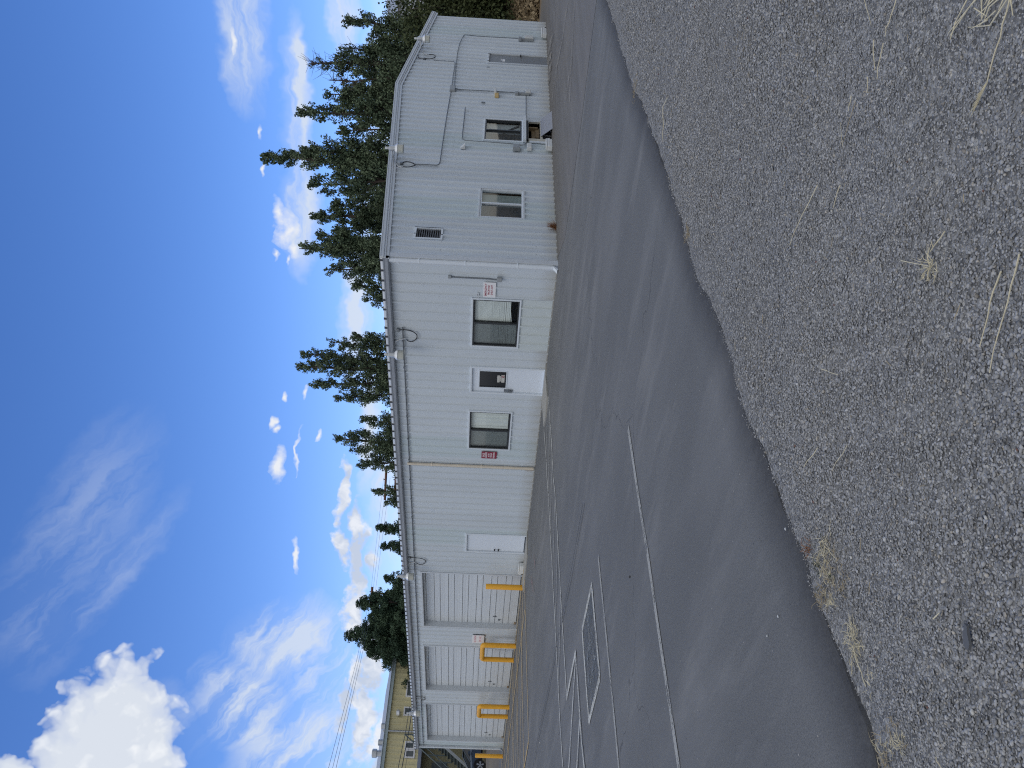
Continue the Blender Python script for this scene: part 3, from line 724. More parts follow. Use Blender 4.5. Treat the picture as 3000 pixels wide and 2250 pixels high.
# doors --------------------------------------------------------------
mb = MB(); s0, s1, zt = 3.41, 4.41, 2.035
FF.box(mb, s0, s1, -.02, .042, zt-.05, zt); FF.box(mb, s0, s0+.055, -.02, .041, 0, zt-.05); FF.box(mb, s1-.055, s1, -.02, .041, 0, zt-.05); FF.box(mb, s0, s1, -.05, .06, 0.0, .036)
mb.build('door_frame', M['white'], bld, bevel=.004)
d = MB(); wx = [3.466, 3.68, 4.20, 4.354]; wz = [.04, 1.12, 1.80, 1.985]
wz = [.04, 1.06, 1.78, 1.985]; wx = [3.466, 3.60, 4.20, 4.354]
for i in range(3):
    for j in range(3):
        if i == 1 and j == 1: continue
        FF.box(d, wx[i], wx[i+1], -.06, -.015, wz[j], wz[j+1])
door = d.build('door', M['door'], bld); door['label'] = 'white door with a dark upper window and lever handle'
mb = MB()
for q_ in ((3.57, 4.23, 1.78, 1.81), (3.57, 4.23, 1.03, 1.06), (3.57, 3.60, 1.06, 1.78), (4.20, 4.23, 1.06, 1.78)): FF.box(mb, q_[0], q_[1], -.055, -.002, q_[2], q_[3])
mb.build('glazing_bead', M['white'], door)
mb = MB(); FF.box(mb, 3.60, 4.20, -.04, -.03, 1.06, 1.78); mb.build('door_window', M['blackglass'], door)
mb = MB(); FF.box(mb, 3.76, 4.02, -.030, -.026, 1.23, 1.30); FF.box(mb, 3.78, 3.98, -.030, -.0255, 1.20, 1.225); mb.build('sticker', M['sticker'], door)
mb = MB(); FF.box(mb, 3.74, 4.02, -.030, -.026, 1.10, 1.19); st = mb.build('no_smoking_sticker', M['sticker'], door)
mb = MB(); mb.tube([FF.P(3.80+.034*math.cos(a), -.0245, 1.145+.034*math.sin(a)) for a in np.linspace(0, 2*PI, 17)], .0055, 5, False); mb.tube([FF.P(3.778, -.0245, 1.168), FF.P(3.822, -.0245, 1.122)], .0055, 5)
mb.build('ring_symbol', M['redtext'], door)
mb = MB(); FF.box(mb, 4.26, 4.33, -.014, .012, .86, 1.10); mb.tube([FF.P(4.295, .0, 1.0), FF.P(4.295, .06, 1.0), FF.P(4.18, .065, .99)], .013, 6); mb.tube([FF.P(4.295, .0, .92), FF.P(4.295, .05, .92)], .02, 8)
mb.build('handle', M['emt'], door)
# second door
mb = MB(); s0, s1, zt = 11.0, 12.08, 2.06
FF.box(mb, s0, s1, -.02, .042, zt-.055, zt); FF.box(mb, s0, s0+.06, -.02, .041, 0, zt-.055); FF.box(mb, s1-.06, s1, -.02, .041, 0, zt-.055)
mb.build('door_frame', M['white'], bld, bevel=.004)
mb = MB(); FF.box(mb, 11.065, 12.015, -.06, -.015, .07, 2.0); door = mb.build('door', M['door'], bld); door['label'] = 'plain white door with two small black knobs'
mb = MB(); FF.box(mb, 11.06, 12.02, -.05, .04, .032, .05); mb.build('threshold', M['emt'], door)
for z in (.93, 1.06):
    mb = MB(); mb.tube([FF.P(11.93, -.015, z), FF.P(11.93, .045, z)], .028 if z < 1 else .022, 10); mb.build('handle', M['black'], door)
# grey gable door
mb = MB(); FG.box(mb, 11.30, 11.36, -.02, .042, 0, 2.06); FG.box(mb, 12.08, 12.13, -.02, .042, 0, 2.06); FG.box(mb, 11.36, 12.08, -.02, .042, 2.0, 2.06)
mb.build('door_frame', M['trim'], bld)
mb = MB(); FG.box(mb, 11.36, 12.08, -.03, .0, .01, 1.985); door = mb.build('door', M['greydoor'], bld); door['label'] = 'narrow grey door near the far end of the gable wall'
mb = MB(); FG.box(mb, 11.36, 12.08, -.029, .03, 1.985, 2.0); mb.build('head_gap', M['black'], door)
mb = MB(); mb.tube([FG.P(12.0, 0, .93), FG.P(12.0, .07, .93), FG.P(11.92, .08, .93)], .022, 8); mb.build('handle', M['black'], door)
mb = MB(); FG.box(mb, 11.55, 11.72, 0, .004, 1.46, 1.55); FG.box(mb, 11.60, 11.74, 0, .004, 1.58, 1.60); mb.build('sticker', M['signw'], door)

# roll-up garage doors
gm = bpy.data.materials.new('garage_door_paint'); nt, n, l = nodes(gm)
cz = coords(nt, (0, 0, 1)); wv = N(nt, 'ShaderNodeTexWave', wave_type='BANDS', bands_direction='Z'); wv.inputs['Scale'].default_value = 9; wv.inputs['Distortion'].default_value = 0; l.new(cz, wv.inputs['Vector'])
c = mixc(nt, ramp(nt, noise(nt, coords(nt, (.04, 1, 26)), 1.6, 4, .7), [(.40, 0.0), (.66, .75)]), (.72, .77, .82), (.56, .60, .64))
nm = noise(nt, coords(nt), 2.4, 6); gpos = N(nt, 'ShaderNodeNewGeometry'); sp = N(nt, 'ShaderNodeSeparateXYZ'); l.new(gpos.outputs['Position'], sp.inputs[0])
low = mth(nt, 'SUBTRACT', 1.0, mth(nt, 'MULTIPLY', sp.outputs[2], .8), True)
c = mixc(nt, mth(nt, 'MULTIPLY', mth(nt, 'MULTIPLY', low, nm), .7), c, (.42, .37, .29))
bsdf(nt, c, .5, 0, wv.outputs['Fac'], .25, .006, .4)
for gi, (s0, s1, zt) in enumerate(((13.40, 17.19, 3.62), (18.64, 22.55, 3.65), (23.82, 27.75, 3.68))):
    R = .22
    mb = MB(); t = .06
    FF.box(mb, s0-.005, s1+.005, -.02, .040, zt-t, zt); FF.box(mb, s0-.005, s0+t, -.02, .039, 0, zt-t); FF.box(mb, s1-t, s1+.005, -.02, .039, 0, zt-t)
    FF.box(mb, s0+.02, s1-.02, -R, -.0201, zt-t+.0, zt-.02); FF.box(mb, s0+.02, s0+t, -R, -.0201, 0, zt-t-.001); FF.box(mb, s1-t, s1-.02, -R, -.0201, 0, zt-t-.001)
    mb.build('door_surround', M['trim'], bld)
    mb = MB(); z = .035; k = 0; zs = []
    while z < zt-t-.02:
        h = (.305, .215)[k % 2]; z1 = min(z+h, zt-t)
        e = .012
        mb.add([FF.P(s, o, q_) for s in (s0+t, s1-t) for o, q_ in ((-R, z), (-R+.018, z+e), (-R+.018, z1-e), (-R, z1))], [(0, 4, 5, 1), (1, 5, 6, 2), (2, 6, 7, 3)])
        z = z1; k += 1
    gd = mb.build('garage_door', [gm, M['seam']], bld)
    for p_i, p_ in enumerate(gd.data.polygons):
        if p_i % 3 != 1: p_.material_index = 1; gd['label'] = ('white roll-up door nearest the plain door', 'middle white roll-up door', 'white roll-up door nearest the far corner')[gi]
    mb = MB(); FF.box(mb, s1-.62, s1-.50, -R+.019, -R+.045, .86, .88); FF.box(mb, s1-.57, s1-.55, -R+.0195, -R+.0405, .80, .95)
    mb.build('handle', M['emt'], gd)
    mb = MB(); FF.box(mb, s1-.36, s1-.30, -R+.019, -R+.05, .66, .74); mb.build('latch', M['emt'], gd)
    mb = MB(); FF.box(mb, s0+t, s1-t, -R-.01, -R+.02, .0, .034); mb.build('bottom_seal', M['black'], gd)
    mb = MB(); FF.box(mb, s1-t-.12, s1-t-.02, -R+.02, -R+.06, .05, .12); mb.build('roller_bracket', M['stain'], gd)

# ------------------------------------------------------------------ lamps
def pf(pts, o): return [FF.P(*((lambda q_: (q_[0], o, q_[1]))(fac(x, y, o)))) for x, y in pts]
def pg(pts, o): return [FG.P(*((lambda q_: (q_[0], o, q_[1]))(gab(x, y, o)))) for x, y in pts]
def lamp(fr, s, o, ztop, zlens, r, label, arm, loop, disc, sc=1.0):
    base = fr.P(s, o, ztop); root = empty('barn_lamp', base, label, 'wall lamp', 'dusk to dawn barn lamps under the eaves')
    H = ztop-zlens; x, y, z = base
    mb = MB(); mb.lathe([(.030, 0), (.034, -.02), (.034, -.09*H/.5), (.028, -.10*H/.5)], (x, y, z), 12); mb.build('photocell', M['bait'], root, True)
    mb = MB(); mb.lathe([(.045, -.10*H/.5), (.068, -.12*H/.5), (.072, -.26*H/.5), (.060, -.27*H/.5)], (x, y, z), 16); mb.build('housing', M['galv'], root, True)
    mb = MB(); mb.lathe([(.072, -.262*H/.5), (.105, -.285*H/.5), (r, -.335*H/.5), (r+.008, -.345*H/.5), (r-.005, -.346*H/.5)], (x, y, z), 24); mb.build('reflector', M['bright'], root, True)
    mb = MB(); mb.lathe([(r-.006, -.347*H/.5), (r-.006, -.49*H/.5), (r-.02, -.50*H/.5)], (x, y, z), 24); mb.build('lens', M['lens'], root, True)
    mb = MB(); mb.tube(arm, .017, 8); mb.build('arm', M['galv'], root, True)
    if loop:
        # smooth the traced cable
        L = [Vector(p) for p in loop]; out = []
        for i in range(len(L)-1):
            p0, p1, p2, p3 = L[max(i-1, 0)], L[i], L[i+1], L[min(i+2, len(L)-1)]
            for t in np.linspace(0, 1, 6)[:-1]: out.append(.5*((2*p1)+(p2-p0)*t+(2*p0-5*p1+4*p2-p3)*t*t+(3*p1-p0-3*p2+p3)*t**3))
        out.append(L[-1]); mb = MB(); mb.tube(out, .013, 6); mb.build('cable', M['cable'], root, True)
    if disc:
        mb = MB(); c_ = Vector(disc); 
        mb.lathe([(.05, -.03), (.05, .02), (.035, .03)] if fr.k == 'g' else [(.035, -.03), (.05, -.02), (.05, .03)], c_, 14, 'x' if fr.k == 'g' else 'y'); mb.build('junction_disc', M['emt'], root)
    return root
def lamp_from(fr, xt, xb, yc, o, r, label, arm, loop, disc):
    fn = fac if fr.k == 'f' else gab
    s, z1 = fn(xt, yc, o); s2, z2 = fn(xb, yc, o); P_ = pf if fr.k == 'f' else pg
    return lamp(fr, s, o, z1, z2, r, label, P_(arm[:-1], .06)+[fr.P(s, o-.04, z1-.36*(z1-z2))], P_(loop, .055) if loop else None, P_([disc], .04)[0] if disc else None)
lamp_from(FF, 1126, 1183, 1038, .42, .135, 'grey barn lamp over the wall between the blinds window and the glazed door',
          [(1188, 992), (1172, 994), (1160, 1000), (1155, 1008), (1152, 1024)], [(1167, 967), (1180, 966), (1198, 968), (1212, 973), (1221, 981), (1220, 992), (1209, 1000), (1197, 999), (1191, 994)], (1167, 967))
lamp_from(FF, 1163, 1212, 1688, .42, .135, 'grey barn lamp over the first roll-up door beside the plain white door',
          [(1217, 1647), (1205, 1648), (1196, 1652), (1190, 1660), (1187, 1672)], [(1200, 1633), (1215, 1634), (1233, 1636), (1245, 1641), (1244, 1650), (1232, 1654), (1219, 1649)], (1200, 1634))
lamp_from(FF, 1191, 1231, 2089, .42, .135, 'grey barn lamp over the roll-up door nearest the far corner',
          [(1233, 2048), (1224, 2048), (1214, 2053), (1209, 2060), (1208, 2078)], [(1216, 2040), (1227, 2041), (1241, 2043), (1246, 2048), (1240, 2051), (1233, 2051)], (1216, 2040))
lamp_from(FG, 1128, 1183, 433, .36, .135, 'grey barn lamp on the gable rake above the opened hatch',
          [(1177, 490), (1168, 488), (1159, 479), (1153, 464), (1151, 448)], [(1177, 478), (1185, 474), (1198, 474), (1210, 478), (1216, 483), (1208, 487), (1195, 489), (1181, 488)], (1176, 478))
lamp_from(FG, 1214, 1260, 112, .36, .135, 'grey barn lamp on the falling gable rake near the grey door',
          [(1252, 160), (1243, 157), (1237, 150), (1234, 142), (1233, 128)], [(1225, 162), (1226, 168), (1234, 172), (1248, 172), (1262, 172), (1273, 168), (1275, 163), (1268, 160), (1256, 160)], (1244, 172))

# ------------------------------------------------------------------ conduits and boxes
def conduit(pts, fn, label, r=.013, m='emt'):
    root = MB(); root.tube(fn(pts, .045), r, 6)
    return tag(root.build('conduit', M[m], None, True), label, 'conduit')
fb = lambda pts, o=.045: pg(pts, o)
def catm(L, fn, o=.045): return fn(L, o)
conduit([(1518, 112.5), (1400, 106), (1365, 102), (1359, 103), (1352, 115), (1346.6, 127), (1341, 150), (1337, 180), (1333, 225), (1331, 250)], pg, 'thin conduit running from the far outlet up and along to the square junction box')
conduit([(1271, 177), (1300, 178.5), (1330, 180.5), (1333, 184), (1331, 200), (1327, 225), (1324, 250)], pg, 'thin conduit bending down from the far gable lamp to the junction box')
conduit([(1322, 264), (1312, 320), (1302.5, 380), (1295, 430), (1289, 474), (1286, 481), (1279, 484), (1240, 482), (1216, 481)], pg, 'long thin conduit from the junction box to the near gable lamp')
conduit([(1334, 258), (1345, 262), (1420, 266), (1508, 271)], pg, 'conduit dropping from the junction box to the middle outlets')
conduit([(1538, 268), (1541, 275), (1541, 300), (1541, 366)], pg, 'conduit running level from the middle outlets above the hatch')
conduit([(1363, 314), (1361, 335), (1354, 400), (1356, 408), (1362, 411), (1430, 416), (1502, 421)], pg, 'bent conduit around the dark window beside the hatch')
def wbox(name, x0, x1, y0, y1, o0, o1, m, fn, fr, label, cat, lid=True):
    p0 = fn(x0, y0, o1); p1 = fn(x1, y1, o1); mb = MB()
    a0, a1 = sorted((p0[0], p1[0])); z0, z1 = sorted((p0[1], p1[1]))
    fr.box(mb, a0, a1, o0, o1, z0, z1); c = fr.P((a0+a1)/2, 0, z0)
    root = empty(name, c, label, cat); mb.build('box_body', M[m], root, bevel=.006)
    if lid:
        mb = MB(); e = .012; fr.box(mb, a0+e, a1-e, o1, o1+.008, z0+e, z1-e); mb.build('cover', M[m], root, bevel=.003)
    return root
wbox('junction_box', 1319, 1333, 249, 264, .03, .11, 'boxgrey', gab, FG, 'square grey junction box where the gable conduits meet', 'electrical box')
wbox('electrical_outlet', 1519, 1528, 107, 115, .03, .10, 'boxgrey', gab, FG, 'grey conduit fitting at the end of the far conduit', 'outlet')
wbox('electrical_outlet', 1528, 1563, 111, 117, .03, .08, 'boxgrey', gab, FG, 'long grey outlet strip below the far conduit', 'outlet')
wbox('electrical_outlet', 1537, 1563, 103, 111, .03, .12, 'bait', gab, FG, 'clear white outlet cover beside the far conduit', 'outlet')
wbox('electrical_outlet', 1509, 1519, 267, 275, .03, .11, 'boxgrey', gab, FG, 'grey fitting above the middle outlets', 'outlet')
wbox('electrical_outlet', 1519, 1551, 269, 276, .03, .09, 'boxgrey', gab, FG, 'grey outlet strip beside the level conduit', 'outlet')
wbox('electrical_outlet', 1540, 1555, 262, 270, .03, .13, 'bait', gab, FG, 'white outlet cover left of the level conduit', 'outlet')
wbox('tan_box', 1450, 1461, 271, 283, .03, .08, 'tan_box', gab, FG, 'small tan square box below the white sensor', 'box')
wbox('sensor', 1448, 1455, 259, 268, .03, .14, 'bait', gab, FG, 'small white sensor on the gable wall above the tan box', 'sensor')
wbox('electrical_box', 1503, 1524, 420, 434, .03, .13, 'boxgrey', gab, FG, 'grey electrical box at the lower corner of the dark gable window', 'electrical box')
wbox('electrical_outlet', 1544, 1558, 419, 433, .03, .13, 'bait', gab, FG, 'white covered outlet below the grey electrical box', 'outlet')
mb = MB(); mb.tube(pg([(1524, 426), (1536, 424), (1542, 416), (1542, 408)], .08), .016, 8); tag(mb.build('conduit', M['galv'], None, True), 'short bent pipe linking the grey box to the window ledge', 'conduit')
# vent hood
s_, z_ = gab(1356, 431, .06); mb = MB()
mb.prism([(s_-.06, z_-.07), (s_+.06, z_-.07), (s_+.06, z_+.07), (s_-.06, z_+.07)], .03, .045, 'x')
mb.add([(.045, s_-.055, z_+.07), (.045, s_+.055, z_+.07), (.17, s_+.055, z_-.06), (.17, s_-.055, z_-.06), (.045, s_-.055, z_-.065), (.045, s_+.055, z_-.065)], [(0, 1, 2, 3), (0, 3, 4), (1, 5, 2)])
tag(mb.build('vent_hood', M['bait']), 'small white hooded vent on the gable wall', 'vent')
# conduit under the gutter along the whole front
mb = MB(); mb.tube([FF.P(2.15, .045, 3.80), FF.P(8, .045, 3.80), FF.P(16, .045, 3.81), FF.P(28.1, .045, 3.83)], .018, 6)
for k in range(28):
    s = 2.6+k*.95; FF.box(mb, s-.02, s+.02, .028, .068, 3.785, 3.83)
tag(mb.build('conduit', M['emt']), 'long straight conduit clipped to the front wall under the gutter', 'conduit')
# gas pipe, sticker and signs
root = empty('gas_pipe', FF.P(.42, .04, 1.45), 'short vertical grey pipe with a small box beside the propane sign', 'pipe')
mb = MB(); mb.tube(pf([(1318, 811.5), (1380, 814.5), (1430, 817), (1456, 820)], .05), .018, 8); mb.build('pipe', M['emt'], root, True)
mb = MB(); p0 = fac(1312.7, 808, .07); p1 = fac(1322, 816, .07); FF.box(mb, p1[0], p0[0], .025, .08, p1[1], p0[1]); mb.build('top_fitting', M['boxgrey'], root, bevel=.006)
mb = MB(); p0 = fac(1456, 814, .08); p1 = fac(1470, 826, .08); FF.box(mb, p1[0], p0[0], .025, .10, p1[1], p0[1]); mb.build('box_body', M['boxgrey'], root, bevel=.008)
def text(fr, s, o, z, body, size, m, parent, name='lettering', align='CENTER', bold=0.0, sx=1.0):
    cu = bpy.data.curves.new('txt', 'FONT'); cu.body = body; cu.size = size; cu.align_x = align; cu.align_y = 'CENTER'; cu.extrude = .0009; cu.offset = bold
    ob = bpy.data.objects.new('txt', cu); C.objects.link(ob); dg = bpy.context.evaluated_depsgraph_get(); dg.update()
    me = bpy.data.meshes.new_from_object(ob.evaluated_get(dg)); bpy.data.objects.remove(ob)
    if fr.k == 'f': R_ = Matrix(((sx, 0, 0, -s), (0, 0, -1, -o), (0, 1, 0, z), (0, 0, 0, 1)))
    else: R_ = Matrix(((0, 0, 1, o), (sx, 0, 0, s), (0, 1, 0, z), (0, 0, 0, 1)))
    me.transform(R_); me.materials.clear(); return link(name, me, m, parent)
root = empty('sign', FF.P(.81, .04, 1.46), 'white sign with red letters EMERGENCY PROPANE SHUT-OFF', 'sign')
mb = MB(); FF.box(mb, .585, 1.045, .028, .036, 1.46, 1.765); mb.build('sign_plate', M['signw'], root, bevel=.003)
for i, t_ in enumerate(('EMERGENCY', 'PROPANE', 'SHUT-OFF')): text(FF, .815, .037, 1.705-.075*i, t_, .072, M['redtext'], root, bold=.001, sx=.93)
root = empty('sign', FF.P(1.03, .03, 1.86), 'tiny faded grey label above the propane sign', 'sign')
mb = MB(); FF.box(mb, .93, 1.15, .0255, .0275, 1.87, 1.93); mb.build('sign_plate', M['trim'], root)
text(FF, 1.00, .0277, 1.90, 'ON', .05, M['greytext'], root); text(FF, 1.10, .0277, 1.90, 'OFF', .05, M['greytext'], root)
root = empty('sign', FF.P(7.0, .04, 1.18), 'small crimson sign SALES LEADER of the Period PARKING', 'sign')
mb = MB(); FF.box(mb, 6.85, 7.155, .028, .034, 1.185, 1.64); mb.build('sign_plate', M['signr'], root, bevel=.003)
for t_, z, sz in (('SALES', 1.575, .085), ('LEADER', 1.50, .08), ('of the', 1.425, .075), ('Period', 1.355, .08), ('PARKING', 1.27, .072)): text(FF, 7.0, .0355, z, t_, sz, M['white_text'], root, bold=.0015, sx=.88)
s_a, z_a = fac(1384, 1860, .03); s_b, z_b = fac(1418, 1884, .03)
root = empty('sign', FF.P((s_a+s_b)/2, .04, z_b), 'white sign with two faded red lines between the first two roll-up doors', 'sign')
mb = MB(); FF.box(mb, s_a, s_b, .028, .038, z_b, z_a); mb.build('sign_plate', M['signw'], root)
mb = MB(); FF.box(mb, s_a-.02, s_a, .026, .036, z_b-.02, z_a-.02); FF.box(mb, s_a, s_b, .026, .0365, z_b-.022, z_b); mb.build('sign_edge', M['black'], root)
W_ = s_b-s_a; H_ = z_a-z_b
text(FF, (s_a+s_b)/2-.02, .039, z_a-H_*.25, 'NO PARKING', H_*.26, M['redfade'], root, bold=.002, sx=W_*.52/(H_*.26*3.6))
text(FF, (s_a+s_b)/2, .039, z_a-H_*.66, 'FIRE LANE', H_*.26, M['redfade'], root, bold=.002, sx=W_*.52/(H_*.26*3.2))
# green replacement sheet under the first window
mb = MB(); FF.box(mb, 1.05, 2.78, .0255, .0285, .03, .79)
# (ribs of the sheet)
mb = wallmesh(FF, 1.08, 2.76, lambda s: .795, [], .30, .032, .026, .075); mb.v = [(x, y-.006, max(z, .03)) for x, y, z in mb.v]
mb.build('replacement_sheet', simple('greenish_white', (.60, .66, .67), .45, var=.06), bld)

# bait boxes
def bait(x0, x1, y0, y1, fn, fr, o, label):
    p0 = fn(x0, y0, o); p1 = fn(x1, y1, o); a0, a1 = sorted((p0[0], p1[0])); h = .20; c = fr.P((a0+a1)/2, o, 0)
    root = empty('bait_box', c, label, 'bait box', 'rodent bait boxes along the wall')
    mb = MB()
    if fr.k == 'f': pl = [(-a1, -.06), (-a0, -.06), (-a0-.02, -o-.07), (-a1+.02, -o-.07)]
    else: pl = [(.06, a0), (o+.07, a0+.02), (o+.07, a1-.02), (.06, a1)]
    mb.prism(pl[::-1], .005, h*.75); cx_ = sum(p[0] for p in pl)/4; cy_ = sum(p[1] for p in pl)/4
    mb.build('base', M['bait'], root, bevel=.02)
    mb = MB(); mb.prism([(cx_+(p[0]-cx_)*.93, cy_+(p[1]-cy_)*.93) for p in pl][::-1], h*.75+.001, h); mb.build('lid', M['bait'], root, bevel=.02)
    mb = MB(); q_ = fr.P(a1-.07, o+.0701, .05)
    mb.lathe([(.03, -.004), (.03, .004)], q_, 12, 'y' if fr.k == 'f' else 'x'); mb.build('entry_hole', M['black'], root)
bait(1604, 1616, 409, 436, gab, FG, .14, 'white bait box on the ground beside the leaning grey panel')
bait(1590, 1600, 84, 106, gab, FG, .14, 'white bait box at the far end of the gable wall')
bait(1523, 1531, 1654, 1681, fac, FF, .14, 'white bait box between the plain door and the first roll-up door')

# hatch with its lining, timbers and leaning panel
root = empty('access_hatch', (.0, 6.7, .3), 'open low hatch framed in pale board with timbers inside', 'hatch')
mb = MB(); FG.box(mb, 6.02, 7.30, -.02, .036, .68, .70); FG.box(mb, 5.98, 6.14, -.02, .05, .12, .69); FG.box(mb, 7.20, 7.27, -.02, .04, .27, .69); FG.box(mb, 6.14, 7.20, -.02, .045, .27, .34); mb.build('frame_board', M['board'], root)
mb = MB(); FG.box(mb, 6.14, 7.20, -.5, -.49, .27, .70); FG.box(mb, 6.14, 7.2, -.49, -.03, .28, .33); mb.build('hatch_lining', M['black'], root)
mb = MB(); FG.box(mb, 6.5, 7.06, -.20, -.10, .35, .47); FG.box(mb, 6.5, 7.06, -.24, -.14, .48, .58); FG.box(mb, 6.2, 6.42, -.22, -.1, .35, .45); FG.box(mb, 6.98, 7.05, -.16, -.05, .40, .66); mb.build('timber', M['wood'], root)
mb = MB(); FG.box(mb, 5.90, 5.975, .03, .06, .0, .66); mb.build('side_trim', M['white'], root)
mb = MB(); FG.box(mb, 6.1, 6.9, .0, .04, .0, .26); mb.build('lower_gap', M['black'], root)
mb = MB(); ys_ = np.linspace(6.28, 7.36, 40)
for i, (ya, yb) in enumerate(zip(ys_[:-1], ys_[1:])):
    h = .006 if i % 2 else 0
    mb.add([(.06+h, ya, .32), (.06+h, yb, .32), (.36+h, yb-.05, .0), (.36+h, ya-.05, .0)], [(0, 1, 2, 3)])
mb.add([(.052, 6.28, .32), (.052, 7.36, .32), (.35, 7.31, 0), (.35, 6.23, 0)], [(0, 1, 2, 3)])
o = mb.build('leaning_panel', M['filter']); tag(o, 'grey finely ribbed panel leaning against the wall under the hatch', 'panel')

# ------------------------------------------------------------------ bollards
def single(px, label, top_px):
    x, y = gr(*px); d = Vector((x-CAM[0], y-CAM[1])).length
    p = hit(top_px[0], top_px[1], (x, y, 0), (cF[0], cF[1], 0)); h = p[2]
    o_ = MB(); o_.lathe([(.096, 0), (.096, h-.02), (.088, h-.005), (.066, h)], (x, y, 0), 20)
    return tag(o_.build('bollard', M['yellow'], None, True), label, 'bollard'), h
b_, h0 = single((1531, 1722), 'single yellow post before the first roll-up door', (1423, 1717))
b_, h1 = single((1473.5, 2216), 'single yellow post beyond the far corner of the white building', (1392, 2211))
def hoop(pa, pb, top, label):
    xa, ya = gr(*pa); xb, yb = gr(*pb); p = hit(top[0], top[1], (xa, ya, 0), (cF[0], cF[1], 0)); h = p[2]; r = .096
    mb = MB(); mb.tube([(xa, ya, 0), (xa, ya, h-r)], r, 18); mb.tube([(xb, yb, 0), (xb, yb, h-r)], r, 18)
    dx, dy = xb-xa, yb-ya; L = math.hypot(dx, dy); ux, uy = dx/L, dy/L
    root = empty('hoop_bollard', ((xa+xb)/2, (ya+yb)/2, 0), label, 'bollard', 'yellow hoop bollards between the roll-up doors')
    me1 = MB(); me1.tube([(xa, ya, 0), (xa, ya, h-r)], r, 18); me1.build('leg', M['yellow'], root, True)
    me1 = MB(); me1.tube([(xb, yb, 0), (xb, yb, h-r)], r, 18); me1.build('leg', M['yellow'], root, True)
    me1 = MB(); e = .075
    me1.tube([(xa, ya, h-r-.004), (xa, ya, h-r+.02), (xa+ux*.03, ya+uy*.03, h-.03), (xa+ux*e*1.4, ya+uy*e*1.4, h-.005), (xb-ux*e*1.4, yb-uy*e*1.4, h-.005), (xb-ux*.03, yb-uy*.03, h-.03), (xb, yb, h-r+.02), (xb, yb, h-r-.004)], r*.985, 18)
    me1.build('top_rail', M['yellow'], root, True); return root
hoop((1511, 1893), (1505.5, 1934), (1414, 1889), 'yellow hoop bollard between the first and middle roll-up doors')
hoop((1492, 2072), (1487.5, 2100), (1404, 2068), 'yellow hoop bollard between the middle and far roll-up doors')

# ------------------------------------------------------------------ trees
def leafmesh(name, cen, nrm_size, m, parent, seed, tone=None):
    """cen: (n,3) leaf-spray centres, nrm_size (n,) sizes -> each spray a small bent quad pair"""
    rg = np.random.default_rng(seed); n = len(cen)
    a = rg.normal(size=(n, 3)); a[:, 2] = np.abs(a[:, 2])*.8+.35; a /= np.linalg.norm(a, axis=1)[:, None]
    b = rg.normal(size=(n, 3)); b -= a*(a*b).sum(1)[:, None]; b /= np.linalg.norm(b, axis=1)[:, None]
    s = nrm_size[:, None]; L = s*rg.uniform(.7, 1.4, (n, 1)); W = s*rg.uniform(.22, .42, (n, 1)); c = np.cross(a, b)
    v0 = cen-a*L*.5; v1 = cen+b*W+c*W*.3; v2 = cen+a*L*.6; v3 = cen-b*W+c*W*.3
    V = np.stack([v0, v1, v2, v3], 1).reshape(-1, 3); F = np.arange(4*n).reshape(-1, 4)
    me = bpy.data.meshes.new(name); me.vertices.add(len(V)); me.vertices.foreach_set('co', V.ravel().astype(np.float32))
    me.loops.add(F.size); me.loops.foreach_set('vertex_index', F.ravel().astype(np.int32)); me.polygons.add(n); me.polygons.foreach_set('loop_start', (np.arange(n)*4).astype(np.int32)); me.update(calc_edges=True)
    if tone is None: tone = rg.uniform(0, 1, n)
    t = np.repeat(tone, 4); at_ = me.attributes.new('tone', 'FLOAT', 'POINT'); at_.data.foreach_set('value', t.astype(np.float32))
    return link(name, me, m, parent)
